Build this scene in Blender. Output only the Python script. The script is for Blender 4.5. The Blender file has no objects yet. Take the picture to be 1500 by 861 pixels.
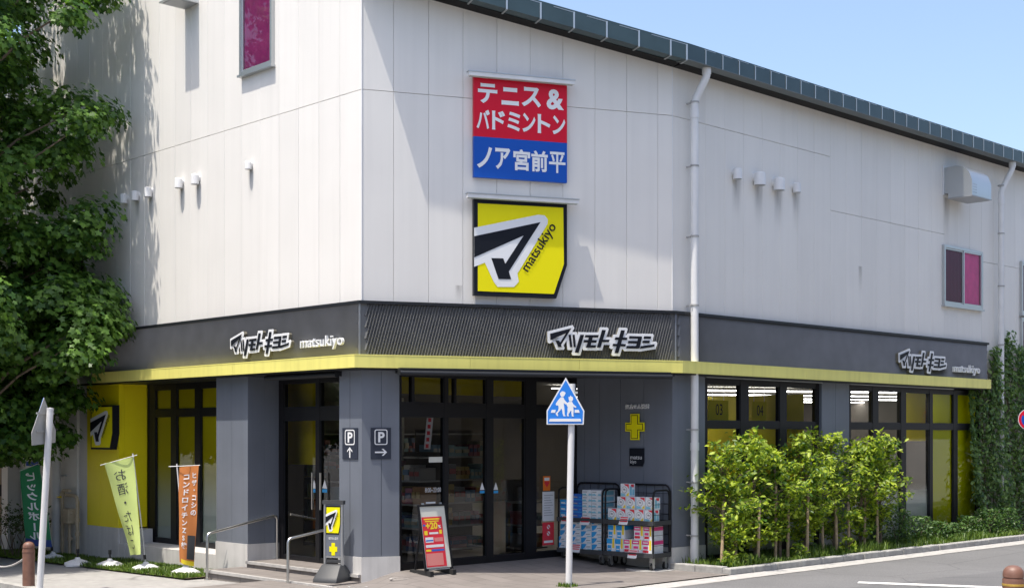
import bpy, bmesh, math, random
import numpy as np
from mathutils import Vector
random.seed(7)
rng = np.random.default_rng(11)
SC = bpy.context.scene
COL = SC.collection
R = math.radians

# ------------------------------------------------------------------ camera
FPX, CH, HY = 1958.0, 2.0, 638.0            # focal length in photo pixels, eye height, horizon row
cam = bpy.data.cameras.new('camera'); cam_o = bpy.data.objects.new('camera', cam); COL.objects.link(cam_o)
cam_o.location = (0, 0, CH); cam_o.rotation_euler = (R(90), 0, 0)
cam.sensor_width = 36; cam.lens = 36*FPX/1500; cam.shift_y = (HY-430.5)/1500
cam.clip_start = .1; cam.clip_end = 3000
SC.camera = cam_o

# ------------------------------------------------------------------ daylight
SUN = Vector((.258, .236, -1.0)).normalized()      # the way the light travels
EL = math.asin(-SUN.z); AZ = math.atan2(-SUN.x, -SUN.y)
W = bpy.data.worlds.new('World'); SC.world = W; W.use_nodes = True
nt = W.node_tree; bg = nt.nodes['Background']
sky = nt.nodes.new('ShaderNodeTexSky'); sky.sky_type = 'NISHITA'; sky.sun_disc = False
sky.sun_elevation = EL; sky.sun_rotation = AZ; sky.air_density = .95; sky.dust_density = 3.0; sky.ozone_density = 1.5
nt.links.new(sky.outputs[0], bg.inputs[0]); bg.inputs[1].default_value = .10
sl = bpy.data.lights.new('sun', 'SUN'); so = bpy.data.objects.new('sun', sl); COL.objects.link(so)
sl.energy = 2.15; sl.angle = R(.55); sl.color = (1, .93, .82)
so.rotation_euler = SUN.to_track_quat('-Z', 'Y').to_euler()
SC.view_settings.view_transform = 'Standard'; SC.view_settings.look = 'None'
SC.view_settings.exposure = 1.5; SC.view_settings.gamma = 1
SC.cycles.max_bounces = 8; SC.cycles.transparent_max_bounces = 24

# ------------------------------------------------------------------ facade frames
def V3(x, y, z): return Vector((x, y, z))
class Fr:
    """a vertical plane: u to the right, w out of the wall, z up"""
    def __init__(s, o, r):
        l = math.hypot(*r); s.o = o; s.r = (r[0]/l, r[1]/l); s.n = (s.r[1], -s.r[0])
    def P(s, u, w, z):
        return V3(s.o[0]+s.r[0]*u+s.n[0]*w, s.o[1]+s.r[1]*u+s.n[1]*w, z)
    def u(s, px, w=0):
        k = (px-750)/FPX
        return (k*(s.o[1]+s.n[1]*w)-(s.o[0]+s.n[0]*w))/(s.r[0]-k*s.r[1])
    def z(s, px, py, w=0):
        return CH+(HY-py)*s.P(s.u(px, w), w, 0).y/FPX
    def uz(s, px, py, w=0): return (s.u(px, w), s.z(px, py, w))
    def loc(s, p):
        x, y = p[0]-s.o[0], p[1]-s.o[1]
        return x*s.r[0]+y*s.r[1], x*s.n[0]+y*s.n[1]
def at(px, py, Y): return V3((px-750)/FPX*Y, Y, CH+(HY-py)/FPX*Y)

P0 = (-2.056, 18.30); P1 = (2.377, 19.81)
dA = (-.6934, .7206)
A = Fr(P0, (-dA[0], -dA[1])); B = Fr(P0, (P1[0]-P0[0], P1[1]-P0[1])); LB = math.hypot(P1[0]-P0[0], P1[1]-P0[1])
C = Fr(P1, (.7206, .6934))
q0 = B.P(.528, 0, 0); S = Fr((q0.x, q0.y), (.7206, .6934)); LS = 3.57
e0 = S.P(LS, 0, 0); G = Fr((e0.x, e0.y), (P1[0]-e0.x, P1[1]-e0.y)); LG = math.hypot(P1[0]-e0.x, P1[1]-e0.y)
RD = .56                                            # depth of the recesses on the A side

def smooth(t): t = min(1, max(0, t)); return t*t*(3-2*t)
def gheight(x, y):
    ua, wa = A.loc((x, y))
    s = -ua
    if s >= 0: return -.09-.015*min(s, 22)
    return -.09+.105*smooth(-s/2.2)
def aheight(x, y):
    ub, _ = B.loc((x, y)); _, ws = S.loc((x, y))
    f = smooth((ub+.1)/.7)
    hi = max(.02, .135-.095*max(ws, 0))
    _, wc = C.loc((x, y))
    if wc > .4: hi = hi+(.03-hi)*smooth((wc-.4)/.7)
    lo = max(gheight(x, y), -.02)
    return lo+(hi-lo)*f

# ------------------------------------------------------------------ mesh builder
class MB:
    def __init__(s): s.v = []; s.f = []; s.m = []
    def add(s, vs, fs, m=0):
        o = len(s.v); s.v += [tuple(p) for p in vs]; s.f += [tuple(i+o for i in f) for f in fs]; s.m += [m]*len(fs)
    def hexa(s, c, m=0):   # c: 4 bottom ccw seen from above, 4 top
        s.add(c, [(3, 2, 1, 0), (4, 5, 6, 7), (0, 1, 5, 4), (1, 2, 6, 5), (2, 3, 7, 6), (3, 0, 4, 7)], m)
    def box(s, F, u0, u1, w0, w1, z0, z1, m=0):
        if u0 > u1: u0, u1 = u1, u0
        if w0 > w1: w0, w1 = w1, w0
        if z0 > z1: z0, z1 = z1, z0
        q = [(u0, w1), (u1, w1), (u1, w0), (u0, w0)]
        s.hexa([F.P(a, b, z0) for a, b in q]+[F.P(a, b, z1) for a, b in q], m)
    def abox(s, x0, x1, y0, y1, z0, z1, m=0):
        s.hexa([(x0, y0, z0), (x1, y0, z0), (x1, y1, z0), (x0, y1, z0), (x0, y0, z1), (x1, y0, z1), (x1, y1, z1), (x0, y1, z1)], m)
    def prism(s, F, poly, w0, w1, m=0):
        """poly: (u,z) list; extruded from w0 (back) to w1 (front)"""
        a = sum(p[0]*q[1]-q[0]*p[1] for p, q in zip(poly, poly[1:]+poly[:1]))
        if a < 0: poly = poly[::-1]
        n = len(poly)
        vs = [F.P(u, w1, z) for u, z in poly]+[F.P(u, w0, z) for u, z in poly]
        s.add(vs, [tuple(range(n)), tuple(range(2*n-1, n-1, -1))]+[(i, i+n, (i+1) % n+n, (i+1) % n) for i in range(n)], m)
    def vprism(s, poly, z0, z1, m=0):
        a = sum(p[0]*q[1]-q[0]*p[1] for p, q in zip(poly, poly[1:]+poly[:1]))
        if a < 0: poly = poly[::-1]
        n = len(poly)
        vs = [(p[0], p[1], z0) for p in poly]+[(p[0], p[1], z1) for p in poly]
        s.add(vs, [tuple(range(n-1, -1, -1)), tuple(range(n, 2*n))]+[(i, (i+1) % n, (i+1) % n+n, i+n) for i in range(n)], m)
    def quad(s, a, b, c, d, m=0): s.add([a, b, c, d], [(0, 1, 2, 3)], m)
    def tube(s, pts, r, n=8, m=0, caps=True):
        pts = [Vector(p) for p in pts]
        rs = r if isinstance(r, (list, tuple)) else [r]*len(pts)
        vs = []; fs = []
        prev = None
        for i, p in enumerate(pts):
            t = (pts[min(i+1, len(pts)-1)]-pts[max(i-1, 0)]).normalized()
            if prev is None:
                a = Vector((0, 0, 1)) if abs(t.z) < .9 else Vector((1, 0, 0))
                x = t.cross(a).normalized()
            else:
                x = (prev-t*prev.dot(t)).normalized()
            prev = x; y = t.cross(x)
            for k in range(n):
                an = 2*math.pi*k/n
                vs.append(p+(x*math.cos(an)+y*math.sin(an))*rs[i])
        for i in range(len(pts)-1):
            for k in range(n):
                fs.append((i*n+k, i*n+(k+1) % n, (i+1)*n+(k+1) % n, (i+1)*n+k))
        if caps:
            fs.append(tuple(range(n-1, -1, -1))); L = (len(pts)-1)*n; fs.append(tuple(range(L, L+n)))
        s.add(vs, fs, m)
    def lathe(s, c, prof, n=16, m=0):
        """prof: (r,z) list bottom to top about the vertical axis at c"""
        vs = []; fs = []
        for r, z in prof:
            for k in range(n):
                an = 2*math.pi*k/n; vs.append((c[0]+r*math.cos(an), c[1]+r*math.sin(an), c[2]+z))
        for i in range(len(prof)-1):
            for k in range(n): fs.append((i*n+k, i*n+(k+1) % n, (i+1)*n+(k+1) % n, (i+1)*n+k))
        fs.append(tuple(range(n-1, -1, -1))); L = (len(prof)-1)*n; fs.append(tuple(range(L, L+n)))
        s.add(vs, fs, m)

ORG = {}
def link_mesh(name, me, parent, org):
    o = bpy.data.objects.new(name, me); COL.objects.link(o)
    if parent is not None: o.parent = parent
    else: o.location = org
    ORG[o] = Vector(org)
    return o
def obj(name, mb, mats, parent=None, org=None, sm=False, bevel=0, kind=None):
    o3 = ORG[parent] if parent is not None else Vector(org or (0, 0, 0))
    me = bpy.data.meshes.new(name)
    me.from_pydata([(p[0]-o3[0], p[1]-o3[1], p[2]-o3[2]) for p in mb.v], [], mb.f)
    if not isinstance(mats, (list, tuple)): mats = [mats]
    for m in mats: me.materials.append(m)
    if len(mats) > 1: me.polygons.foreach_set('material_index', mb.m)
    if bevel:
        bm = bmesh.new(); bm.from_mesh(me)
        bmesh.ops.bevel(bm, geom=bm.edges[:], offset=bevel, segments=2, affect='EDGES', profile=.5)
        bm.to_mesh(me); bm.free()
    if sm:
        me.polygons.foreach_set('use_smooth', [True]*len(me.polygons))
        try: me.set_sharp_from_angle(angle=R(38))
        except Exception: pass
    me.update()
    o = link_mesh(name, me, parent, o3)
    if kind: o['kind'] = kind
    return o
def npmesh(name, verts, tris, mat, parent=None, org=(0, 0, 0), kind=None):
    o3 = ORG[parent] if parent is not None else Vector(org)
    me = bpy.data.meshes.new(name)
    v = verts-np.array(o3)
    me.vertices.add(len(v)); me.vertices.foreach_set('co', v.astype(np.float32).ravel())
    me.loops.add(tris.size); me.loops.foreach_set('vertex_index', tris.astype(np.int32).ravel())
    me.polygons.add(len(tris)); me.polygons.foreach_set('loop_start', np.arange(0, tris.size, 3, dtype=np.int32))
    me.update(calc_edges=True); me.materials.append(mat)
    o = link_mesh(name, me, parent, o3)
    if kind: o['kind'] = kind
    return o
def thing(name, label, cat, loc, group=None):
    o = bpy.data.objects.new(name, None); COL.objects.link(o); o.empty_display_size = .1
    o.location = loc; ORG[o] = Vector(loc); tag(o, label, cat, group); return o
def tag(o, label, cat, group=None):
    o['label'] = label; o['category'] = cat
    if group: o['group'] = group
    return o
def structure(name, mb, m, parent=None, **k):
    o = obj(name, mb, m, parent, **k)
    if parent is None: o['kind'] = 'structure'
    return o
def copy_tree(o, loc, label, parent=None):
    c = o.copy(); COL.objects.link(c)
    if parent is not None: c.parent = parent
    else: c.location = loc; c['label'] = label
    for ch in list(o.children): copy_tree(ch, None, None, c)
    return c

# ------------------------------------------------------------------ materials
def mat(name, col, rough=.6, metal=0, var=.0, vscale=6, bump=0, bscale=60, spec=.5, streak=0, col2=None, coat=0, each=0, wear=0):
    m = bpy.data.materials.new(name); m.use_nodes = True; n = m.node_tree.nodes; l = m.node_tree.links
    b = n['Principled BSDF']; b.inputs['Base Color'].default_value = (*col, 1); b.inputs['Roughness'].default_value = rough
    b.inputs['Metallic'].default_value = metal; b.inputs['Specular IOR Level'].default_value = spec; b.inputs['Coat Weight'].default_value = coat
    if var or bump or streak or col2:
        g = n.new('ShaderNodeNewGeometry')
    if var or col2:
        t = n.new('ShaderNodeTexNoise'); t.inputs['Scale'].default_value = vscale; t.inputs['Detail'].default_value = 6
        l.new(g.outputs['Position'], t.inputs['Vector'])
        r = n.new('ShaderNodeValToRGB'); r.color_ramp.elements[0].position = .3; r.color_ramp.elements[1].position = .7
        a = col2 or tuple(c*(1-var) for c in col); d = col if col2 else tuple(min(1, c*(1+var)) for c in col)
        r.color_ramp.elements[0].color = (*a, 1); r.color_ramp.elements[1].color = (*d, 1)
        l.new(t.outputs[0], r.inputs[0]); out = r.outputs[0]
        if streak:
            mp = n.new('ShaderNodeMapping'); mp.inputs['Scale'].default_value = (9, 9, .35); l.new(g.outputs['Position'], mp.inputs[0])
            t2 = n.new('ShaderNodeTexNoise'); t2.inputs['Scale'].default_value = 1; t2.inputs['Detail'].default_value = 5; l.new(mp.outputs[0], t2.inputs[0])
            r2 = n.new('ShaderNodeMapRange'); r2.inputs[1].default_value = .45; r2.inputs[2].default_value = .8; r2.inputs[3].default_value = 1; r2.inputs[4].default_value = 1-streak
            l.new(t2.outputs[0], r2.inputs[0])
            mx = n.new('ShaderNodeMix'); mx.data_type = 'RGBA'; mx.blend_type = 'MULTIPLY'; mx.inputs[0].default_value = 1
            l.new(out, mx.inputs[6]); l.new(r2.outputs[0], mx.inputs[7]); out = mx.outputs[2]
        if each:      # every board or panel comes from a slightly different batch
            oi = n.new('ShaderNodeObjectInfo'); r3 = n.new('ShaderNodeMapRange'); r3.inputs[3].default_value = 1-each; r3.inputs[4].default_value = 1+each*.5
            l.new(oi.outputs['Random'], r3.inputs[0]); mx = n.new('ShaderNodeMix'); mx.data_type = 'RGBA'; mx.blend_type = 'MULTIPLY'; mx.inputs[0].default_value = 1
            l.new(out, mx.inputs[6]); l.new(r3.outputs[0], mx.inputs[7]); out = mx.outputs[2]
        if wear:      # broad worn patches and fine cracks
            t4 = n.new('ShaderNodeTexNoise'); t4.inputs['Scale'].default_value = .55; t4.inputs['Detail'].default_value = 7; t4.inputs['Roughness'].default_value = .65; l.new(g.outputs['Position'], t4.inputs['Vector'])
            r4 = n.new('ShaderNodeMapRange'); r4.inputs[1].default_value = .3; r4.inputs[2].default_value = .7; r4.inputs[3].default_value = 1-wear; r4.inputs[4].default_value = 1+wear*.6; l.new(t4.outputs[0], r4.inputs[0])
            vo = n.new('ShaderNodeTexVoronoi'); vo.feature = 'DISTANCE_TO_EDGE'; vo.inputs['Scale'].default_value = .42
            nz = n.new('ShaderNodeMix'); nz.data_type = 'VECTOR'; nz.inputs[0].default_value = .12; l.new(g.outputs['Position'], nz.inputs[4]); l.new(t4.outputs['Color'], nz.inputs[5]); l.new(nz.outputs[1], vo.inputs['Vector'])
            r5 = n.new('ShaderNodeMapRange'); r5.inputs[1].default_value = .001; r5.inputs[2].default_value = .006; r5.inputs[3].default_value = .62; r5.inputs[4].default_value = 1; l.new(vo.outputs[0], r5.inputs[0])
            for o_ in (r4, r5):
                mx = n.new('ShaderNodeMix'); mx.data_type = 'RGBA'; mx.blend_type = 'MULTIPLY'; mx.inputs[0].default_value = 1
                l.new(out, mx.inputs[6]); l.new(o_.outputs[0], mx.inputs[7]); out = mx.outputs[2]
        l.new(out, b.inputs['Base Color'])
    if bump:
        t3 = n.new('ShaderNodeTexNoise'); t3.inputs['Scale'].default_value = bscale; t3.inputs['Detail'].default_value = 4
        l.new(g.outputs['Position'], t3.inputs['Vector'])
        bp = n.new('ShaderNodeBump'); bp.inputs['Strength'].default_value = bump; bp.inputs['Distance'].default_value = .01
        l.new(t3.outputs[0], bp.inputs['Height']); l.new(bp.outputs[0], b.inputs['Normal'])
    return m
def glass(name, tint=(.90, .92, .92), ior=1.5):
    m = bpy.data.materials.new(name); m.use_nodes = True; n = m.node_tree.nodes; l = m.node_tree.links; n.remove(n['Principled BSDF'])
    tr = n.new('ShaderNodeBsdfTransparent'); tr.inputs[0].default_value = (*tint, 1)
    gl = n.new('ShaderNodeBsdfGlossy'); gl.inputs['Roughness'].default_value = .01
    fr = n.new('ShaderNodeFresnel'); fr.inputs[0].default_value = ior
    mx = n.new('ShaderNodeMixShader'); l.new(fr.outputs[0], mx.inputs[0]); l.new(tr.outputs[0], mx.inputs[1]); l.new(gl.outputs[0], mx.inputs[2])
    l.new(mx.outputs[0], n['Material Output'].inputs[0]); return m
def leafmat(name, c1, c2, scale=1.5, trans=.35, rough=.45):
    m = bpy.data.materials.new(name); m.use_nodes = True; n = m.node_tree.nodes; l = m.node_tree.links
    b = n['Principled BSDF']; b.inputs['Roughness'].default_value = rough; b.inputs['Specular IOR Level'].default_value = .35
    g = n.new('ShaderNodeNewGeometry'); t = n.new('ShaderNodeTexNoise'); t.inputs['Scale'].default_value = scale; t.inputs['Detail'].default_value = 8
    l.new(g.outputs['Position'], t.inputs['Vector'])
    r = n.new('ShaderNodeValToRGB'); r.color_ramp.elements[0].position = .33; r.color_ramp.elements[1].position = .68
    r.color_ramp.elements[0].color = (*c1, 1); r.color_ramp.elements[1].color = (*c2, 1)
    ri = n.new('ShaderNodeMix'); ri.data_type = 'FLOAT'; ri.inputs[0].default_value = .45
    l.new(t.outputs[0], ri.inputs[2]); l.new(g.outputs['Random Per Island'], ri.inputs[3]); l.new(ri.outputs[0], r.inputs[0])
    l.new(r.outputs[0], b.inputs['Base Color'])
    tl = n.new('ShaderNodeBsdfTranslucent'); h = n.new('ShaderNodeMix'); h.data_type = 'RGBA'; h.blend_type = 'MULTIPLY'; h.inputs[0].default_value = 1
    l.new(r.outputs[0], h.inputs[6]); h.inputs[7].default_value = (1.5, 1.6, .7, 1); l.new(h.outputs[2], tl.inputs[0])
    mx = n.new('ShaderNodeMixShader'); mx.inputs[0].default_value = trans
    l.new(b.outputs[0], mx.inputs[1]); l.new(tl.outputs[0], mx.inputs[2]); l.new(mx.outputs[0], n['Material Output'].inputs[0]); return m
def emit(name, col, s):
    m = bpy.data.materials.new(name); m.use_nodes = True; n = m.node_tree.nodes; b = n['Principled BSDF']
    b.inputs['Base Color'].default_value = (*col, 1); b.inputs['Emission Color'].default_value = (*col, 1); b.inputs['Emission Strength'].default_value = s; return m

M = {}
M['siding'] = mat('white_siding', (.735, .713, .675), .62, var=.02, vscale=1.2, bump=.08, bscale=90, streak=.045, each=.035)
M['joint'] = mat('joint_backing', (.66, .65, .63), .9)
M['slate'] = mat('slate_cladding', (.145, .162, .195), .42, var=.06, vscale=2, bump=.05, bscale=40, streak=.08)
M['rib'] = mat('ribbed_sheet', (.165, .168, .175), .34, metal=.25, var=.10, vscale=3)
M['body'] = mat('letter_return', (.16, .15, .12), .6)
M['black'] = mat('black_metal', (.010, .010, .012), .42, spec=.25)
M['trim'] = mat('dark_trim', (.016, .018, .022), .45, spec=.3)
M['canopy'] = mat('yellow_canopy', (.78, .72, .20), .42, var=.05, vscale=1.2, streak=.14, each=.05)
M['yellow'] = mat('yellow_wall', (.84, .70, .003), .5, var=.03, vscale=2)
M['plinth'] = mat('white_render', (.55, .54, .525), .8, var=.06, vscale=4, bump=.15, bscale=50, streak=.16)
M['teal'] = mat('roof_metal', (.045, .075, .085), .38, metal=.3, var=.12, vscale=3)
M['soffit'] = mat('soffit_board', (.012, .012, .013), .7, spec=.2)
M['gunder'] = mat('gutter_grey', (.10, .12, .125), .45, metal=.2, var=.1, vscale=4)
M['whitep'] = mat('white_plastic', (.68, .68, .68), .4, var=.04, vscale=5, streak=.08)
M['white'] = mat('white_print', (.74, .75, .76), .4)
M['steel'] = mat('stainless', (.62, .62, .60), .28, metal=1)
M['alu'] = mat('aluminium', (.50, .52, .53), .35, metal=.8)
M['sred'] = mat('sign_red', (.60, .012, .035), .4, spec=.15)
M['sblue'] = mat('sign_blue', (.012, .085, .42), .4, spec=.15)
M['syel'] = mat('sign_yellow', (.80, .72, .008), .4, spec=.15)
M['sblk'] = mat('sign_black', (.012, .014, .02), .4, spec=.15)
M['glass'] = glass('shop_glass')
M['dglass'] = glass('door_glass', (.66, .66, .64))
M['magenta'] = mat('magenta_blind', (.84, .10, .36), .7, var=.1, vscale=5)
M['purple'] = mat('dark_blind', (.13, .012, .06), .7)
M['asphalt'] = mat('asphalt', (.142, .142, .144), .9, var=.22, vscale=45, wear=.16, bump=.35, bscale=220)
M['asphalt2'] = mat('asphalt_patch', (.118, .118, .121), .9, var=.22, vscale=45, wear=.14, bump=.35, bscale=220)
M['pave'] = mat('pale_pavement', (.30, .293, .284), .9, var=.12, vscale=7, wear=.12, bump=.3, bscale=150)
M['conc'] = mat('concrete', (.38, .37, .355), .85, var=.14, vscale=9, bump=.3, bscale=90)
M['kerb'] = mat('kerb_concrete', (.32, .315, .30), .9, var=.22, vscale=8, bump=.4, bscale=80)
M['soil'] = mat('soil', (.10, .075, .05), .95, var=.3, vscale=14, bump=.6, bscale=60)
M['paint'] = mat('road_paint', (.72, .72, .70), .7, var=.1, vscale=20)
M['floor'] = mat('shop_floor', (.35, .32, .28), .35)
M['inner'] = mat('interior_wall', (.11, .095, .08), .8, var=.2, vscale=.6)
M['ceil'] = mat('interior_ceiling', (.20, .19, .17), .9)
M['strip'] = emit('light_strip', (1, .98, .95), 7.0)
M['frost'] = mat('frosted_film', (.42, .48, .46), .25, var=.06, vscale=.7)
M['lime'] = mat('lime_film', (.78, .80, .003), .5, spec=.05)
M['beige'] = mat('beige_render', (.47, .36, .25), .85, var=.05, vscale=2, bump=.15, bscale=60)
M['tan'] = mat('tan_pipe', (.50, .40, .27), .6, var=.12, vscale=12)
M['brown'] = mat('brown_bollard', (.17, .085, .06), .5, var=.15, vscale=14, bump=.15, bscale=60)
M['gold'] = mat('gold_band', (.55, .36, .08), .4, metal=.5)
M['bark'] = mat('bark', (.16, .12, .085), .9, var=.3, vscale=20, bump=.6, bscale=40)
M['stake'] = mat('wood_stake', (.36, .27, .17), .85, var=.25, vscale=16, bump=.4, bscale=50)
M['leaf'] = leafmat('tree_leaf', (.028, .08, .013), (.125, .24, .036), 1.2, .30)
M['shrubleaf'] = leafmat('shrub_leaf', (.055, .125, .018), (.40, .49, .045), 1.1, .38)
M['ivy'] = leafmat('ivy_leaf', (.055, .115, .032), (.17, .27, .075), 2.0, .25)
M['fern'] = leafmat('fern_leaf', (.03, .075, .016), (.09, .17, .035), 3, .25)
M['grass'] = leafmat('grass_blade', (.05, .10, .015), (.16, .24, .04), 3, .3)
M['drygrass'] = leafmat('hedge_leaf', (.05, .08, .03), (.10, .14, .05), 3, .2)
M['fgreen'] = mat('green_cloth', (.02, .20, .075), .8)
M['flime'] = mat('lime_cloth', (.50, .60, .20), .8)
M['forange'] = mat('orange_cloth', (.54, .19, .05), .8)
M['navy'] = mat('navy_print', (.02, .05, .22), .6)
M['grey'] = mat('grey_plastic', (.045, .048, .052), .55, bump=.1)
M['lgrey'] = mat('light_grey', (.35, .35, .34), .5)
M['rubber'] = mat('black_rubber', (.02, .02, .02), .7)
M['wrap'] = mat('white_wrap', (.70, .73, .76), .3, var=.06, vscale=20)
M['pblue'] = mat('print_blue', (.03, .32, .68), .35)
M['pdeep'] = mat('print_deep_blue', (.03, .13, .50), .35)
M['ppink'] = mat('print_pink', (.68, .05, .22), .35)
M['pyel'] = mat('print_yellow', (.82, .62, .03), .35)
M['pred'] = mat('print_red', (.66, .03, .05), .35)
M['pteal'] = mat('print_teal', (.22, .50, .62), .35)
M['pgrey'] = mat('print_grey', (.30, .31, .33), .4)
M['porange'] = mat('print_orange', (.75, .18, .02), .4)
M['paper'] = mat('paper', (.68, .69, .70), .6)
M['pcream'] = mat('poster_cream', (.62, .62, .55), .5)
M['psalmon'] = mat('poster_salmon', (.65, .22, .20), .5)
M['roofout'] = mat('opposite_wall', (.15, .14, .125), .85, var=.1)
M['winout'] = mat('opposite_window', (.03, .035, .04), .2)

def reflfilm(lo, hi):
    # frosted film with road reflection painted in: opaque at the foot, thinning upward
    m = mat('road_reflection_film', (.72, .80, .78), .5, spec=.1); n = m.node_tree.nodes; l = m.node_tree.links
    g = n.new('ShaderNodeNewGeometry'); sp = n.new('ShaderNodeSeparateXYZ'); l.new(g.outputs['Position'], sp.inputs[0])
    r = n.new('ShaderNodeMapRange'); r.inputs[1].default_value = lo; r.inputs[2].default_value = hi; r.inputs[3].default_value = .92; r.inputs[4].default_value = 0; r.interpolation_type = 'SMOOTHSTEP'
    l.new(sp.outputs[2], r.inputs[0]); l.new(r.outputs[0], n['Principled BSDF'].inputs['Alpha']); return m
def toned():
    # printed film: frosted pale at the foot running into yellow above
    m = mat('toned_film', (.6, .5, .01), .4, spec=.2); n = m.node_tree.nodes; l = m.node_tree.links
    g = n.new('ShaderNodeNewGeometry'); sp = n.new('ShaderNodeSeparateXYZ'); l.new(g.outputs['Position'], sp.inputs[0])
    r = n.new('ShaderNodeMapRange'); r.inputs[1].default_value = .55; r.inputs[2].default_value = 1.65; r.interpolation_type = 'SMOOTHSTEP'; l.new(sp.outputs[2], r.inputs[0])
    mx = n.new('ShaderNodeMix'); mx.data_type = 'RGBA'; mx.inputs[6].default_value = (.62, .70, .66, 1); mx.inputs[7].default_value = (.60, .52, .008, 1)
    l.new(r.outputs[0], mx.inputs[0]); l.new(mx.outputs[2], n['Principled BSDF'].inputs['Base Color']); return m
M['toned'] = toned(); M['roadrefl'] = reflfilm(.75, 1.15)
# paving tiles
def tilemat():
    m = bpy.data.materials.new('paving_tiles'); m.use_nodes = True; n = m.node_tree.nodes; l = m.node_tree.links; b = n['Principled BSDF']
    g = n.new('ShaderNodeNewGeometry'); mp = n.new('ShaderNodeMapping'); mp.inputs['Rotation'].default_value = (0, 0, R(-46.1+90))
    l.new(g.outputs['Position'], mp.inputs[0])
    br = n.new('ShaderNodeTexBrick'); br.inputs['Scale'].default_value = 1; br.inputs['Brick Width'].default_value = .6; br.inputs['Row Height'].default_value = .3
    br.inputs['Mortar Size'].default_value = .006; br.inputs['Color1'].default_value = (.168, .151, .14, 1); br.inputs['Color2'].default_value = (.20, .18, .167, 1)
    br.inputs['Mortar'].default_value = (.088, .08, .075, 1); l.new(mp.outputs[0], br.inputs[0])
    t = n.new('ShaderNodeTexNoise'); t.inputs['Scale'].default_value = 3; t.inputs['Detail'].default_value = 8; l.new(g.outputs['Position'], t.inputs['Vector'])
    rm = n.new('ShaderNodeMapRange'); rm.inputs[3].default_value = .78; rm.inputs[4].default_value = 1.18; l.new(t.outputs[0], rm.inputs[0])
    mx = n.new('ShaderNodeMix'); mx.data_type = 'RGBA'; mx.blend_type = 'MULTIPLY'; mx.inputs[0].default_value = 1
    l.new(br.outputs[0], mx.inputs[6]); l.new(rm.outputs[0], mx.inputs[7]); l.new(mx.outputs[2], b.inputs['Base Color'])
    b.inputs['Roughness'].default_value = .7
    bp = n.new('ShaderNodeBump'); bp.inputs['Strength'].default_value = .4; bp.inputs['Distance'].default_value = .004; l.new(br.outputs['Fac'], bp.inputs['Height']); bp.invert = True
    l.new(bp.outputs[0], b.inputs['Normal']); return m
M['tile'] = tilemat()

# ------------------------------------------------------------------ lettering
_tc = {}
def glyphs(t, bold=0.0, ext=0.0):
    k = (t, bold, ext)
    if k in _tc: return _tc[k]
    c = bpy.data.curves.new('lettering', 'FONT'); c.body = t; c.size = 1; c.offset = bold; c.extrude = ext; c.resolution_u = 3
    o = bpy.data.objects.new('lettering', c); COL.objects.link(o)
    dg = bpy.context.evaluated_depsgraph_get(); me = bpy.data.meshes.new_from_object(o.evaluated_get(dg))
    vs = [tuple(v.co) for v in me.vertices]; fs = [tuple(p.vertices) for p in me.polygons]
    bpy.data.objects.remove(o); bpy.data.curves.remove(c); bpy.data.meshes.remove(me)
    _tc[k] = (vs, fs); return vs, fs
def text_box(mb, t, fn, x0, x1, y0, y1, bold=0., ext=0., m=0, shear=0., square=False):
    """fit the ink of t into the box x0..x1, y0..y1 (x0>x1 mirrors) and map it with fn(x, y, depth)"""
    vs, fs = glyphs(t, bold, ext)
    ax = min(v[0] for v in vs); bx_ = max(v[0] for v in vs); ay = min(v[1] for v in vs); by = max(v[1] for v in vs)
    sx = (x1-x0)/max(bx_-ax, 1e-6); sy = (y1-y0)/max(by-ay, 1e-6)
    out = []
    for v in vs:
        y = y0+(v[1]-ay)*sy
        out.append(fn(x0+(v[0]-ax)*sx+shear*(y-y0), y, v[2]))
    mb.add(out, fs if sx*sy > 0 else [f[::-1] for f in fs], m)
def text_col(mb, t, fn, xc, size, ytop, step, bold=0., mirror=False, m=0):
    """characters one under another, each in an em square"""
    for i, ch in enumerate(t):
        if ch == ' ': continue
        vs, fs = glyphs(ch, bold)
        y = ytop-(i+1)*step
        if ch == 'ー':
            out = [fn(xc+(1 if not mirror else -1)*(v[1]-.38)*size, y+(.87-v[0])*size, 0) for v in vs]
            fl = not mirror; mb.add(out, [f[::-1] for f in fs] if not fl else fs, m)
            continue
        sg = -1 if mirror else 1
        w = .5 if ord(ch) > 255 else .33
        out = [fn(xc+sg*(v[0]-w)*size, y+(v[1]+.08)*size, 0) for v in vs]
        mb.add(out, fs if not mirror else [f[::-1] for f in fs], m)
def onF(F, w): return lambda x, y, d: F.P(x, w+d, y)
def dilate(poly, d, lim=1.6):
    a = sum(p[0]*q[1]-q[0]*p[1] for p, q in zip(poly, poly[1:]+poly[:1]))
    if a < 0: poly = poly[::-1]
    n = len(poly); out = []
    for i in range(n):
        p0, p1, p2 = poly[i-1], poly[i], poly[(i+1) % n]
        def nn(a, b):
            l = math.hypot(b[0]-a[0], b[1]-a[1]); return ((b[1]-a[1])/l, -(b[0]-a[0])/l)
        n1, n2 = nn(p0, p1), nn(p1, p2)
        c = 1+n1[0]*n2[0]+n1[1]*n2[1]
        k = d/max(c, .01); v = ((n1[0]+n2[0])*k, (n1[1]+n2[1])*k); L = math.hypot(*v)
        if L > lim*d and (n1[0]*n2[1]-n1[1]*n2[0]) > 0:
            e = d*.75
            t1 = (-n1[1], n1[0]); t2 = (-n2[1], n2[0])
            out.append((p1[0]+n1[0]*d+t1[0]*e, p1[1]+n1[1]*d+t1[1]*e)); out.append((p1[0]+n2[0]*d-t2[0]*e, p1[1]+n2[1]*d-t2[1]*e))
        else: out.append((p1[0]+v[0], p1[1]+v[1]))
    return out
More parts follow.
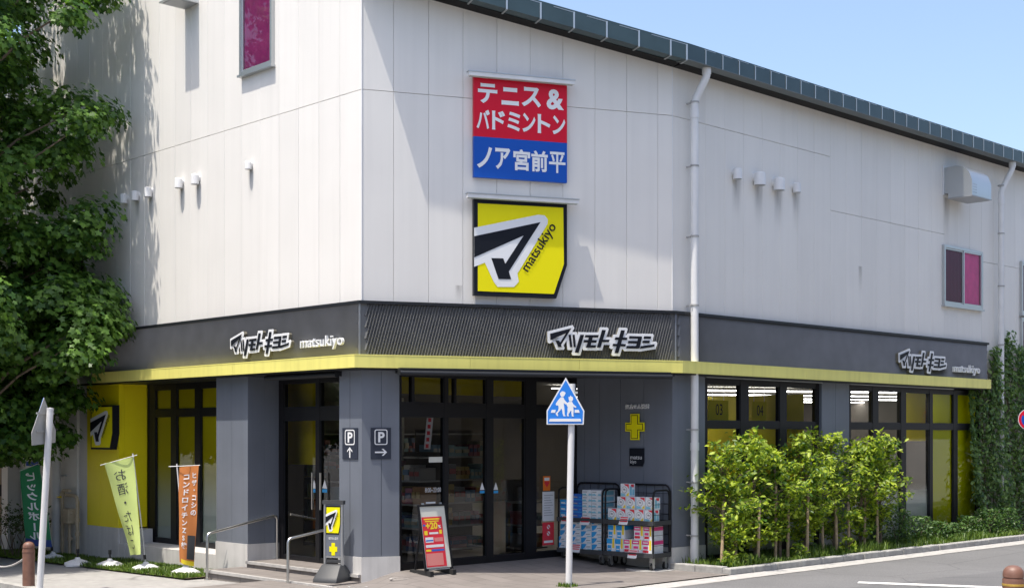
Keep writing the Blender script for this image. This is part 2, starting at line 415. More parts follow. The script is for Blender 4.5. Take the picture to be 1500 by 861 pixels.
# strokes of the shop name, traced once, in units of the sign's own plane
KANA = [[(103,165),(372,95),(240,305),(250,333),(205,333),(170,250),(215,252),(230,275),(300,160),(105,248)],
 [(335,178),(362,178),(382,335),(352,335)],[(384,178),(412,178),(425,335),(398,335)],[(482,178),(530,180),(460,405),(412,403)],
 [(545,182),(715,182),(705,215),(535,212)],[(528,245),(690,248),(682,280),(522,275)],[(592,200),(640,205),(612,312),(565,308)],[(562,308),(682,310),(672,343),(550,340)],
 [(755,118),(803,120),(735,340),(690,338)],[(755,240),(850,242),(838,272),(745,270)],
 [(993,122),(1042,124),(958,412),(912,410)],[(922,210),(1075,215),(1065,245),(912,242)],[(893,292),(1055,296),(1045,325),(885,322)],
 [(1100,195),(1255,200),(1247,228),(1090,225)],[(1215,200),(1258,200),(1225,350),(1175,345)],[(1085,255),(1235,258),(1228,288),(1078,285)],[(1065,318),(1220,320),(1212,352),(1057,350)],
 [(1283,198),(1372,200),(1365,230),(1275,228)],[(1268,252),(1355,254),(1348,285),(1260,282)],[(1240,322),(1415,298),(1405,328),(1232,355)]]
KANA = [[B.uz(795+x/8.571, 470+y/8.571, .2) for x, y in p] for p in KANA]          # in metres on the sign's plane
ARROW = [(50,343),(552,235),(310,612),(328,672),(232,670),(178,510),(268,512),(283,553),(423,337),(50,505)]
AWHITE = [(50,278),(535,178),(585,184),(610,215),(606,250),(375,628),(386,690),(350,730),(225,730),(196,690),(130,545),(50,577)]
ABACK = [(50,57),(760,100),(760,562),(677,815),(50,795)]
AYEL = [(78,90),(730,125),(735,553),(657,782),(78,762)]
def apt(p):   # the logo board, squared up: 0..1 wide, 0..1 high
    x, y = p; t = (x-50)/710.; top = 57+t*43; bot = 795+t*22
    return (t, 1-(y-top)/(bot-top))

# ================================================================== ground, roads, paving
def grid(F, u0, u1, w0, w1, du, dw, hf, dz):
    us = np.linspace(u0, u1, max(2, int(abs(u1-u0)/du)+1)); ws = np.linspace(w0, w1, max(2, int(abs(w1-w0)/dw)+1))
    mb = MB(); vs = []
    for w in ws:
        for u in us:
            p = F.P(u, w, 0); vs.append((p.x, p.y, hf(p.x, p.y)+dz))
    n = len(us); fs = []
    for j in range(len(ws)-1):
        for i in range(n-1): fs.append((j*n+i, (j+1)*n+i, (j+1)*n+i+1, j*n+i+1))
    mb.add(vs, fs); return mb
g = grid(A, -70, 90, -60, 100, 2.0, 2.0, gheight, -.06)
o3 = [A.P(-900, 900, -.5), A.P(900, 900, -.5), A.P(900, -900, -.5), A.P(-900, -900, -.5)]
g.quad(*o3[::-1])
structure('ground', g, M['pave'])
structure('pavement', grid(A, -40, 3.1, -.6, 3.15, .5, .5, gheight, 0), M['pave'])
structure('road', grid(A, 3.47, 8.3, -60, 30, .5, 1.0, lambda x, y: .018, 0), M['asphalt'])
structure('side_road', grid(A, -60, 3.46, 3.35, 9.2, .5, 1.0, lambda x, y: gheight(x, y)-.02, 0), M['asphalt'])
structure('far_pavement', grid(A, 8.46, 30, -60, 40, 2, 2, lambda x, y: .12, 0), M['pave'])
# the tiled apron in front of the corner entrance
ap = grid(A, -1.2, 3.06, -5.2, 2.2, .12, .12, lambda x, y: max(aheight(x, y), gheight(x, y)+.004), .004)
structure('tile_apron', ap, M['tile'])
gs = grid(C, -16, 40, 1.12, 1.50, .6, .4, lambda x, y: .026, 0)
structure('gutter_strip', gs, M['conc'])
# kerb stones along the planting bed and round its end
kb = bpy.data.objects.new('kerb', None); COL.objects.link(kb); kb.location = C.P(0, 1.03, .03); ORG[kb] = kb.location.copy(); kb['kind'] = 'structure'
u = -.06; i = 0
while u < 24:
    L = .6 if i else .55
    j = random.uniform(-.006, .006)
    m_ = MB(); m_.box(C, u+.004, u+L-.004, .96+j, 1.11+j, -.08, .118+random.uniform(-.005, .005))
    if i in (5, 9): 
        m_ = MB(); m_.box(C, u+.004, u+L*.48, .96+j, 1.11+j, -.08, .112); m_.box(C, u+L*.5, u+L-.004, .955+j, 1.10+j, -.08, .12)
    obj('kerb_stone', m_, M['kerb'], kb, bevel=.014); u += L; i += 1
for k, (w0, w1) in enumerate(((.0, .46), (.465, .955))):
    m_ = MB(); m_.box(C, -.06+.005*k, .085+.005*k, w0, w1, -.06, .125+.004*k); obj('kerb_stone', m_, M['kerb'], kb, bevel=.014)
far = MB(); far.box(A, 8.31, 8.45, -60, 40, -.05, .125); structure('far_kerb', far, M['kerb'])
sd = MB(); sd.box(A, -40, 3.0, 3.17, 3.33, -.5, -.07); structure('pavement_kerb', sd, M['kerb'])
bed = grid(C, .09, 16, -.02, .955, .12, .12, lambda x, y: .085+.02*math.sin(x*7)*math.cos(y*5), 0); structure('planting_bed', bed, M['soil'])
def lawnh(x, y): return gheight(x, y)+.03
structure('lawn_soil', grid(A, -13, -2.97, -.02, .98, .2, .2, lawnh, 0), M['soil'])
# painted marking and the newer asphalt patch
def flat(F, pts, z): return [F.P(a, b, z) for a, b in pts]
def ground_at(px, py, z): Y = (CH-z)*FPX/(py-HY); return V3((px-750)/FPX*Y, Y, z)
wl = MB(); a_, b_ = ground_at(1258, 851, .024), ground_at(1560, 862, .024); d_ = (b_-a_).normalized(); nrm = Vector((d_.y, -d_.x, 0))
wl.quad(a_+nrm*.2, b_+d_*2+nrm*.2, b_+d_*2, a_); structure('road_marking', wl, M['paint'])
pt = MB(); a_, b_ = ground_at(1262, 858, .0215), ground_at(1475, 835, .0215); d_ = (b_-a_).normalized(); nrm = Vector((d_.y, -d_.x, 0))
pt.quad(a_-d_*5, a_-d_*5+nrm*3.0, b_+d_*5+nrm*3.0, b_+d_*5); structure('asphalt_patch', pt, M['asphalt2'])
# manhole cover let into the apron
mc_c = ground_at(952, 836, .0); mz = aheight(mc_c.x, mc_c.y)
mh = thing('manhole_cover', 'round grey manhole cover in the tiled apron before the trolleys', 'manhole cover', (mc_c.x, mc_c.y, mz))
m_ = MB(); m_.lathe((mc_c.x, mc_c.y, mz), [(.36, -.01), (.36, .012), (.30, .013)], 28); obj('frame_ring', m_, M['conc'], mh, sm=True)
m_ = MB(); m_.lathe((mc_c.x, mc_c.y, mz), [(.29, -.01), (.29, .017), (.1, .018)], 28); obj('lid', m_, M['lgrey'], mh, sm=True)
# survey circles sprayed on the tiles
sp = MB()
for px, py in ((585, 856), (622, 851), (524, 858)):
    c_ = ground_at(px, py, .0); zz = aheight(c_.x, c_.y)+.012
    vs = []; 
    for k in range(20):
        t = 2*math.pi*k/20
        for r in (.085, .105): vs.append((c_.x+r*1.3*math.cos(t), c_.y+r*math.sin(t), zz))
    sp.add(vs, [(2*k, 2*k+1, (2*k+3) % 40, (2*k+2) % 40) for k in range(20)])
structure('paint_ring', sp, M['conc'])

# ================================================================== the shop building
bl = thing('store_building', 'white corner store with dark ribbed band and yellow canopy', 'shop building', (P0[0], P0[1], 0))
ZJ, ZB, ZC0, ZC1 = 6.74, 3.80, 2.922, 3.097
EAVE = 7.47
def btop(u): return EAVE+.164*(LB-u)
def atop(u): return btop(0)+.387*(-u)
AL = -10.9
def panel(F, u0, u1, z0a, z0b, z1a, z1b):
    m_ = MB(); g = .0017; t = random.uniform(-.0016, .0016)
    a, b = u0+g, u1-g; c = .008
    # a panel with eased edges: back rectangle and a slightly smaller front
    q = [(a, z0a), (b, z0b), (b, z1b), (a, z1a)]
    f = [(a+c*.5, z0a+c*.3, t), (b-c*.5, z0b+c*.3, -t), (b-c*.5, z1b-c*.3, -t), (a+c*.5, z1a-c*.3, t)]
    vs = [F.P(u, -.05, z) for u, z in q]+[F.P(u, -.004, z) for u, z in q]+[F.P(u, w, z) for u, z, w in f]
    m_.add(vs, [(3, 2, 1, 0)]+[(i, (i+1) % 4, (i+1) % 4+4, i+4) for i in range(4)]+[(i+4, (i+1) % 4+4, (i+1) % 4+8, i+8) for i in range(4)]+[(8, 9, 10, 11)])
    return obj('wall_panel', m_, M['siding'], bl)
gj = .0028
u = 0.0
while u > AL+.1:                                        # gable side
    v = max(u-.5, AL)
    zb = ZB if u > -8.05 else -.3
    panel(A, v, u, zb, zb, ZJ-gj, ZJ-gj); panel(A, v, u, ZJ+gj, ZJ+gj, atop(v), atop(u)); u = v
ub0 = B.u(576.5); edges = [0]+[ub0+.5*k for k in range(0, 9)]+[LB]
edges = [e for e in edges if e < LB-.12 or e == LB]
for a, b in zip(edges, edges[1:]):
    panel(B, a, b, ZB, ZB, ZJ-gj, ZJ-gj); panel(B, a, b, ZJ+gj, ZJ+gj, btop(a), btop(b))
uc0 = C.u(1033); edges = [0]+[uc0-.49+.49*k for k in range(1, 33)]
for a, b in zip(edges, edges[1:]):
    mid = (a+b)/2
    zj = ZJ if mid < C.u(1223) else (5.83 if mid < C.u(1376) else 5.45)
    zb = ZB if mid < 9.6 else .1
    panel(C, a, b, zb, zb, zj-gj, zj-gj); panel(C, a, b, zj+gj, zj+gj, EAVE, EAVE)
CE = edges[-1]
core = MB()
core.prism(A, [(AL, -.5), (-8.06, -.5), (-8.06, 2.93), (-.03, 2.93), (-.03, atop(0)), (AL, atop(AL))], -.25, -.052)
core.prism(B, [(.03, 2.93), (LB-.02, 2.93), (LB-.02, btop(LB)), (.03, btop(0))], -.25, -.054)
core.prism(C, [(.02, 2.93), (9.7, 2.93), (9.7, -.3), (CE, -.3), (CE, EAVE), (.02, EAVE)], -.25, -.056)
obj('wall_core', core, M['joint'], bl)
# corner trims of the siding
for F, u in ((A, 0), (B, LB)):
    m_ = MB(); p = F.P(u, 0, 0); m_.tube([(p.x, p.y, ZB+.06), (p.x, p.y, (atop(0) if F is A else EAVE)-.02)], .009, 6); obj('corner_trim', m_, M['whitep'], bl)

# ---- ribbed band
zr0, zr1 = ZC1-.02, 3.80
def corner(Fa, ua, Fb, d):      # the mitred point at distance d out of both planes
    n1, n2 = Fa.n, Fb.n; p = Fa.P(ua, 0, 0); det = n1[0]*n2[1]-n1[1]*n2[0]
    x = (d*n2[1]-n1[1]*d)/det; y = (n1[0]*d-d*n2[0])/det; return (p.x+x, p.y+y)
def band(name, wd0, wd1, z0, z1, m, inset=0):
    """a box section run round the three sides, as one mesh per side with mitred ends"""
    out = []
    kab0, kab1 = corner(A, 0, B, wd0), corner(A, 0, B, wd1); kbc0, kbc1 = corner(B, LB, C, wd0), corner(B, LB, C, wd1)
    ends = [((A.P(-8.12, wd0, 0), A.P(-8.12, wd1, 0)), (kab0, kab1)), ((kab0, kab1), (kbc0, kbc1)), ((kbc0, kbc1), (C.P(9.72, wd0, 0), C.P(9.72, wd1, 0)))]
    for (a0, a1), (b0, b1) in ends:
        m_ = MB(); q = [(a1[0], a1[1]), (b1[0], b1[1]), (b0[0], b0[1]), (a0[0], a0[1])]
        m_.vprism(q, z0, z1); out.append(obj(name, m_, m, bl))
    return out
bands = band('band_panel', -.04, .055, zr0, zr1, M['rib'])
band('band_cap', -.02, .105, 3.80, 3.842, M['trim'])
def ribs(F, u0, u1, k, parent):
    pitch = .042; lean = math.tan(R(15)); h = zr1-zr0-.004; m_ = MB()
    n = int((u1-u0+lean*h)/pitch)
    for i in range(n+1):
        ua = u0-lean*h+i*pitch
        # clip the slanted strip to u0..u1
        def pt(uu, z): return uu+lean*(z-zr0)
        z0, z1 = zr0+.002, zr1-.002
        if pt(ua, z0) < u0: z0 = zr0+(u0-ua)/lean
        if pt(ua+pitch, z1) > u1: z1 = min(z1, zr0+(u1-ua-pitch)/lean)
        if z1-z0 < .01: continue
        a = [F.P(pt(ua, z), .056, z) for z in (z0, z1)]; b = [F.P(pt(ua+pitch*.42, z), .092, z) for z in (z0, z1)]; c = [F.P(pt(ua+pitch, z), .056, z) for z in (z0, z1)]
        m_.add(a+b+c, [(0, 2, 3, 1), (2, 4, 5, 3)])
    obj('rib', m_, M['rib'], parent, kind='stuff')
ribs(A, -8.1, .015, 0, bands[0]); ribs(B, .02, LB-.02, 1, bands[1]); ribs(C, .03, 9.7, 2, bands[2])
for (p, zt) in ((corner(A, 0, B, .075), zr1), (corner(B, LB, C, .075), zr1)):
    m_ = MB(); m_.tube([(p[0], p[1], zr0), (p[0], p[1], zt)], .014, 6); obj('corner_trim', m_, M['alu'] if p[0] < 0 else M['slate'], bl)

# ---- yellow canopy, in lengths with fine butt joints, over a dark underside
CW = .24
kA, kB = corner(A, 0, B, CW), corner(B, LB, C, CW)
def canopy_len(F, u0, u1, ends):
    n = max(1, round((u1-u0)/1.6)); st = (u1-u0)/n
    for i in range(n):
        a, b = u0+i*st+(.002 if i else 0), u0+(i+1)*st-(.002 if i < n-1 else 0)
        fr = [F.P(a, CW, 0), F.P(b, CW, 0)]; bk = [F.P(a, .0, 0), F.P(b, .0, 0)]
        if i == 0 and ends[0]: bk[0] = V3(*ends[0], 0)
        if i == n-1 and ends[1]: bk[1] = V3(*ends[1], 0)
        m_ = MB(); q = [(fr[0].x, fr[0].y), (fr[1].x, fr[1].y), (bk[1].x, bk[1].y), (bk[0].x, bk[0].y)]
        m_.vprism(q, ZC0, ZC1-.012)
        c = .003
        f2 = [F.P(a, CW+c, 0), F.P(b, CW+c, 0)]; 
        if i == 0 and ends[0]: f2[0] = V3(*corner(A, 0, B, CW+c), 0) if ends[0] == P0 else V3(*corner(B, LB, C, CW+c), 0)
        if i == n-1 and ends[1]: f2[1] = V3(*corner(A, 0, B, CW+c), 0) if ends[1] == P0 else V3(*corner(B, LB, C, CW+c), 0)
        q = [(f2[0].x, f2[0].y), (f2[1].x, f2[1].y), (bk[1].x, bk[1].y), (bk[0].x, bk[0].y)]
        m_.vprism(q, ZC1-.012, ZC1+.004)
        obj('canopy_panel', m_, M['canopy'], bl)
uA_ = A.loc(kA)[0]; uB0, uB1 = B.loc(kA)[0], B.loc(kB)[0]; uC0 = C.loc(kB)[0]
canopy_len(A, A.u(135, CW), uA_, (None, P0)); canopy_len(B, uB0, uB1, (P0, P1)); canopy_len(C, uC0, C.u(1452, CW), (P1, None))
sf = MB(); q = [A.P(-8.1, .20, 0), V3(*corner(A, 0, B, .20), 0), V3(*corner(B, LB, C, .20), 0), C.P(9.7, .20, 0), C.P(9.7, -2.5, 0), A.P(-8.1, -2.5, 0)]
sf.vprism([(p.x, p.y) for p in q], 2.90, 2.921); obj('canopy_soffit', sf, M['trim'], bl)

# ---- lower storey, gable side: yellow wall, recess, pillars
def part(name, m, *boxes, parent=bl, **k):
    m_ = MB()
    for b in boxes: m_.box(*b)
    return obj(name, m_, m, parent, **k)
uy = A.u(174); up0 = A.u(317); up1 = A.u(363); uk = A.u(497); uyl = -8.1
PT = .352
ym = (uyl+uy)/2-.08
for a, b in ((uyl, ym-.003), (ym+.003, uy)): part('yellow_panel', M['yellow'], (A, a, b, -.10, 0, PT+.045, 2.899))
part('yellow_panel', M['yellow'], (A, uy-.1, uy-.002, -RD+.02, -.104, PT+.045, 2.899))
part('wall_plinth', M['plinth'], (A, uyl, uy-.003, -.25, .012, -.5, PT+.043), (A, uy-.12, uy+.22, -RD+.03, .008, -.5, .13), (A, uy-.12, uy+.22, -RD+.03, -.02, .13, PT+.02))
part('window_ledge', M['plinth'], (A, uy+.225, up0-.003, -RD-.12, -.01, -.5, .135))
part('pillar_face', M['slate'], (A, up0, up0+.445, -.30, 0, PT, 2.899)); part('pillar_face', M['slate'], (A, up0+.451, up1, -.30, 0, PT, 2.899))
part('pillar_return', M['slate'], (A, up0, up1-.002, -RD-.05, -.303, PT, 2.898))
part('pillar_plinth', M['plinth'], (A, up0-.008, up1+.008, -RD-.05, .012, -.35, PT-.002))
# corner pillar (a wedge with one face on each side)
def wedge(u_a, u_b, d, z0, z1, m, name):
    k = corner(A, 0, B, d); a = A.P(u_a, d, 0); b = B.P(u_b, d, 0); a2 = A.P(u_a, -RD+.05, 0); b2 = B.P(u_b, -.22, 0); mid = A.P(-.02, -RD-.12, 0)
    m_ = MB(); m_.vprism([(a.x, a.y), k, (b.x, b.y), (b2.x, b2.y), (mid.x, mid.y), (a2.x, a2.y)], z0, z1); return obj(name, m_, m, bl)
wedge(uk, .528, 0, PT-.012, 2.899, M['slate'], 'corner_pillar'); wedge(uk-.008, .536, .014, -.3, PT-.014, M['plinth'], 'pillar_plinth')
for F, uu in ((A, -.27), (B, .27)): part('panel_seam', M['trim'], (F, uu, uu+.005, -.01, .0015, PT, 2.89))

# ---- glazed shopfronts
def glazed(F, w, mull, rows, name, glassm, films=(), parent=bl, depth=.09, fm=None):
    """mull: (u0,u1) solid verticals in order; rows: (z0,z1) solid horizontals; panes in every opening"""
    fm = fm or M['black']
    fr = obj(name, _fr(F, w, mull, rows, depth), fm, parent)
    for i in range(len(mull)-1):
        for j in range(len(rows)-1):
            m_ = MB(); a, b = mull[i][1], mull[i+1][0]; z0, z1 = rows[j][1], rows[j+1][0]
            m_.quad(F.P(a-.01, w-.04, z0-.01), F.P(b+.01, w-.04, z0-.01), F.P(b+.01, w-.04, z1+.01), F.P(a-.01, w-.04, z1+.01))
            obj('pane', m_, glassm, fr)
            # bead round the opening
            m_ = MB(); t = .010
            m_.box(F, a+.001, a+t, w-.03, w-.012, z0+.001, z1-.001); m_.box(F, b-t, b-.001, w-.03, w-.012, z0+.001, z1-.001)
            m_.box(F, a+t, b-t, w-.029, w-.013, z0+.001, z0+t); m_.box(F, a+t, b-t, w-.029, w-.013, z1-t, z1-.001)
            obj('glazing_bead', m_, M['trim'], fr)
            for fi, fj, f0, f1, mm in films:
                if fi == i and fj == j:
                    m_ = MB(); m_.quad(F.P(a-.005, w-.052, f0), F.P(b+.005, w-.052, f0), F.P(b+.005, w-.052, f1), F.P(a-.005, w-.052, f1)); obj('window_film', m_, mm, fr)
    return fr
def _fr(F, w, mull, rows, depth):
    m_ = MB()
    for a, b in mull: m_.box(F, a, b, w-depth, w, rows[0][0], rows[-1][1])
    for z0, z1 in rows:
        for i in range(len(mull)-1): m_.box(F, mull[i][1]+.0005, mull[i+1][0]-.0005, w-depth+.002, w-.003, z0, z1)
    return m_
U = lambda F, w, *p: [F.u(x, w) for x in p]
# gable window in its recess
ww = -RD; a = U(A, ww, 217, 227, 250, 258, 285, 293); 
mull = [(a[0], a[1]), (a[2], a[3]), (a[4], a[5]), (up0+.1, up0+.2)]
zt0, zt1 = A.z(288, 609, ww), A.z(288, 598, ww)
frost = [(i, 0, .2, zt0+.01, M['toned']) for i in range(3)]+[(i, 1, zt1-.01, 2.81, M['toned']) for i in range(3)]
wA = glazed(A, ww, mull, [(.135, .215), (zt0, zt1), (2.80, 2.90)], 'shop_window', M['glass'], frost)
# gable entrance
a = U(A, ww, 408, 415, 462, 468); 
mull = [(a[0]-.06, a[1]), (a[2], a[3]), (uk-.03, uk+.12)]
zh0, zh1 = A.z(450, 615, ww), A.z(450, 596, ww)
eA = glazed(A, ww, mull, [(.10, .17), (zh0, zh1), (2.80, 2.90)], 'entrance_door', M['dglass'])
part('recess_wall', M['slate'], (A, up1-.01, a[0]-.062, -RD-.1, -RD+.0, .1, 2.898))
for px in (459, 471):
    uu = A.u(px, ww+.02); part('push_bar', M['steel'], (A, uu-.01, uu+.01, ww+.03, ww+.05, .9, 1.45), parent=eA)
m_ = MB()
for px in (457.5, 473): 
    uu = A.u(px, ww); z = A.z(px, 715, ww)
    m_.prism(A, [(uu-.06, z), (uu+.06, z), (uu, z+.13)], ww-.035, ww-.032)
obj('warning_sticker', m_, M['white'], eA); m_ = MB()
for px in (457.5, 473): 
    uu = A.u(px, ww); z = A.z(px, 715, ww); m_.box(A, uu-.06, uu+.06, ww-.035, ww-.031, z-.06, z-.01)
obj('warning_sticker', m_, M['pblue'], eA)
# corner shopfront (set at an angle inside the recess)
a = U(S, 0, 586, 588.5, 651, 657, 713, 723, 770, 786, 837, 845)
mull = [(a[0], a[1]), (a[2], a[3]), (a[4], a[5]), (a[6], a[7]), (a[8], a[9])]
sz0, sz1 = S.z(652, 610.5), S.z(652, 590.5)
sD = glazed(S, 0, mull, [(.09, .235), (sz0, sz1), (2.83, 2.90)], 'shopfront', M['dglass'])
for px, pz in ((654, 0), (718, 0)): pass
for px, w_ in ((606, .025), (668, .02), (776, .03)):
    uu = S.u(px); part('mullion', M['black'], (S, uu-w_, uu+w_, -.08, -.01, sz1+.002, 2.828), parent=sD)
m_ = MB(); m2 = MB()
for px in (708.5, 728.5):
    uu = S.u(px); z = S.z(px, 717)
    m_.prism(S, [(uu-.045, z), (uu+.045, z), (uu, z+.11)], -.034, -.031); m2.box(S, uu-.045, uu+.045, -.034, -.030, z-.05, z-.012)
obj('warning_sticker', m_, M['white'], sD); obj('warning_sticker', m2, M['pblue'], sD)
m_ = MB(); z0 = S.z(636, 720.5); text_box(m_, '8:00~23:00', onF(S, -.033), *U(S, 0, 625, 648), z0, z0+.065); 
for k in range(3): m_.box(S, S.u(626), S.u(640-3*k), -.034, -.032, z0-.16-.07*k, z0-.135-.07*k)
obj('opening_hours', m_, M['white'], sD)
pv = thing('hanging_notice', 'narrow white paper strip with red marks hung askew inside the glass', 'notice', S.P(S.u(628), -.06, 1.9))
m_ = MB(); q = [S.uz(625.5, 608.5, -.06), S.uz(635, 608, -.06), S.uz(630.5, 657.5, -.06), S.uz(621, 657.5, -.06)]; m_.prism(S, q, -.062, -.06); obj('paper', m_, M['paper'], pv)
m_ = MB()
for k in range(5):
    a_, b_ = S.uz(629.5-.95*k, 612+9.5*k, -.058); m_.box(S, a_-.028, a_+.028, -.059, -.057, b_-.055, b_); 
obj('lettering', m_, M['pred'], pv)
pv = thing('push_plate', 'small cream plate on the shop door glass', 'plate', S.P(S.u(638), -.03, 1.7))
m_ = MB(); m_.prism(S, [S.uz(628.5, 669, -.03), S.uz(648, 668.5, -.03), S.uz(648, 676.5, -.03), S.uz(628.5, 677, -.03)], -.036, -.03); obj('plate_face', m_, M['pcream'], pv)
# notices on the last bay
for (px0, py0, px1, py1, mm, nm, lb) in ((796, 697, 806, 718, 'porange', 'first_aid_notice', 'orange notice with red heart on the glass beside the trolleys'),
        (795, 720, 812, 762, 'paper', 'store_notice', 'white printed notice on the glass between the orange and red notices'),
        (795, 765, 811.5, 797, 'pred', 'prohibition_notice', 'red notice with two round prohibition marks low on the glass')):
    u0, z1 = S.uz(px0, py0, .004); u1, z0 = S.uz(px1, py1, .004)
    t = thing(nm, lb, 'notice', S.P((u0+u1)/2, .004, z0)); m_ = MB(); m_.box(S, u0, u1, -.004, .004, z0, z1); obj('sheet', m_, M[mm], t)
    m_ = MB(); cu, h, w_ = (u0+u1)/2, z1-z0, u1-u0
    if mm == 'porange':
        m_.box(S, u0+.02, u1-.02, .0045, .006, z1-.07, z1-.025); obj('lettering', m_, M['white'], t)
        m_ = MB(); m_.prism(S, [(cu, z0+.05), (cu+.055, z0+.12), (cu+.03, z0+.15), (cu, z0+.13), (cu-.03, z0+.15), (cu-.055, z0+.12)], .0045, .0065); obj('heart', m_, M['pred'], t)
    elif mm == 'paper':
        for k in range(9): m_.box(S, u0+.03, u1-.03-.02*(k*7 % 4), .0045, .006, z1-.06-.038*k, z1-.05-.038*k)
        obj('lettering', m_, M['pgrey'], t)
    else:
        for zc in (z1-.07, z1-.17):
            n = 14; vs = [S.P(cu+.034*math.cos(2*math.pi*k/n), .006, zc+.034*math.sin(2*math.pi*k/n)) for k in range(n)]; m_.add(vs, [tuple(range(n))])
        m_.box(S, u0+.025, u1-.025, .0045, .006, z0+.035, z0+.07); obj('mark', m_, M['white'], t)
        m_ = MB()
        for zc in (z1-.07, z1-.17): m_.prism(S, [(cu-.028, zc+.016), (cu-.016, zc+.028), (cu+.028, zc-.016), (cu+.016, zc-.028)], .0065, .008)
        obj('bar', m_, M['pred'], t)
# grey cladding wall beside the shopfront
sx = [0]+[G.u(p) for p in (856.5, 878, 909, 943)]+[LG-.01]
for a_, b_ in zip(sx, sx[1:]): part('cladding_panel', M['slate'], (G, a_+.003, b_-.003, -.12, 0, PT-.005, 2.899))
part('cladding_panel', M['slate'], (C, .006, C.u(1033)-.006, -.14, 0, PT-.005, 2.899))
m_ = MB(); p = corner(G, LG, C, .006); m_.tube([(P1[0], P1[1], PT), (P1[0], P1[1], 2.898)], .012, 6); obj('corner_trim', m_, M['slate'], bl)
part('wall_plinth', M['plinth'], (G, .0, LG-.002, -.1, .012, -.1, PT-.008)); part('wall_plinth', M['plinth'], (C, .002, C.u(1033)-.004, -.14, .012, -.1, PT-.008))
# roller blind boxes under the canopy
def roller(F, u0, u1, w, z, r, lb):
    m_ = MB(); m_.tube([F.P(u0, w, z), F.P(u1, w, z)], r, 10); m_.box(F, u0, u1, w-.14, w-.02, z-.02, z+.07); return obj('awning_box', m_, M['trim'], bl, sm=True)
part('awning_box', M['black'], (B, B.u(586, .3), B.u(982, .3), .03, .44, 2.858, 2.898)); roller(B, B.u(586, .46), B.u(984, .46), .46, 2.848, .034, ''); roller(A, A.u(388, .1), A.u(492, .1), .08, 2.85, .04, ''); 
part('window_flashing', M['alu'], (C, C.u(1033), C.u(1203), .002, .03, 2.885, 2.897)); part('window_flashing', M['alu'], (C, C.u(1244), C.u(1395), .002, .03, 2.885, 2.897))
# road-side windows
wc = -.05
a = U(C, wc, 1032.5, 1036.5, 1085, 1097, 1142.6, 1152.6, 1196, 1203.5); mull = [(a[2*i], a[2*i+1]) for i in range(4)]
cz0, cz1 = C.z(1090, 627, wc), C.z(1090, 616.5, wc)
frost = [(i, 0, .1, 1.2, M['roadrefl']) for i in range(3)]
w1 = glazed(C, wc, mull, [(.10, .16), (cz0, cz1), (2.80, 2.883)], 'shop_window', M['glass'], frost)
a = U(C, wc, 1244, 1246.5, 1278.6, 1287, 1320, 1327.5, 1362, 1366.6, 1397, 1403, 1432, 1437); mull = [(a[2*i], a[2*i+1]) for i in range(6)]
films = [(i, 0, .1, 1.2, M['roadrefl']) for i in range(3)]+[(i, j, .1, 2.86, M['lime']) for i in (3, 4) for j in (0, )]
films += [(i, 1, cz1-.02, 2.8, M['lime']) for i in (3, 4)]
w2 = glazed(C, wc, mull, [(.10, .16), (cz0, cz1), (2.80, 2.883)], 'shop_window', M['glass'], films)
um = (C.u(1203.5)+C.u(1244))/2
for a_, b_ in ((C.u(1203.5), um), (um, C.u(1244))): part('cladding_panel', M['slate'], (C, a_+.003, b_-.003, -.14, 0, .355, 2.899))
part('wall_plinth', M['plinth'], (C, C.u(1203.5)+.003, C.u(1244)-.003, -.14, .012, -.1, .353)); part('wall_plinth', M['plinth'], (C, C.u(1032.5), C.u(1203.5), -.14, -.02, -.1, .098), (C, C.u(1244), 9.7, -.14, -.02, -.1, .098))

# ---- steps at the gable entrance
ld = MB(); ld.box(A, up1+.004, .0, -RD-.3, .02, -.3, .10); obj('entrance_landing', ld, M['tile'], bl)
m_ = MB(); m_.box(A, up1+.004, -.02, .02, .05, .062, .104); m_.box(A, up1+.004, -.02, .005, .02, .1005, .105); obj('step_nosing', m_, M['conc'], bl)
st = MB(); st.box(A, -2.96, -.0, .021, .66, -.3, .004); obj('entrance_step', st, M['tile'], bl)
m_ = MB(); m_.box(A, -2.96, .35, .66, .685, -.034, .008); m_.box(A, -2.96, .2, .63, .66, .0045, .009); obj('step_nosing', m_, M['conc'], bl)

# ---- roof, gutters, downpipes
rp = [C.P(-.1, .38, 0)]
def roofz(p): w = C.loc(p)[1]; return EAVE+.235+.387*(.40-w)*1.0
v0 = V3(*corner(B, LB, C, .38), 0); v1 = B.P(-.05, .40, 0); v2 = A.P(-16, .12, 0); v3 = A.P(-16, -24, 0); v4 = C.P(24, -12, 0); v5 = C.P(24, .38, 0)
q = [v0, v1, v2, v3, v4, v5]; m_ = MB()
m_.add([(p.x, p.y, roofz(p)) for p in q]+[(p.x, p.y, roofz(p)-.05) for p in q], [tuple(range(6)), tuple(range(11, 5, -1))]+[(i, i+6, (i+1) % 6+6, (i+1) % 6) for i in range(6)])
obj('roof', m_, M['teal'], bl)
# road-side eave: dark soffit, box gutter, brackets
part('eave_soffit', M['soffit'], (C, .0, 24, .002, .215, EAVE-.012, EAVE+.06))
gt = part('gutter', M['teal'], (C, -.165, 24, .375, .40, EAVE+.005, EAVE+.21), (C, -.165, 24, .2, .375, EAVE+.005, EAVE+.02), (C, -.165, 24, .2, .215, EAVE+.02, EAVE+.2), (C, -.165, -.15, .215, .375, EAVE+.02, EAVE+.205))
part('gutter_base', M['gunder'], (C, -.155, 24, .195, .403, EAVE-.008, EAVE+.004), parent=gt)
u = .28
while u < 14:
    part('gutter_bracket', M['alu'], (C, u-.008, u+.008, .401, .408, EAVE-.0, EAVE+.212), (C, u-.01, u+.01, .21, .401, EAVE+.212, EAVE+.22), (C, u+.03, u+.24, .388, .402, EAVE+.2125, EAVE+.218), parent=gt)
    u += .41
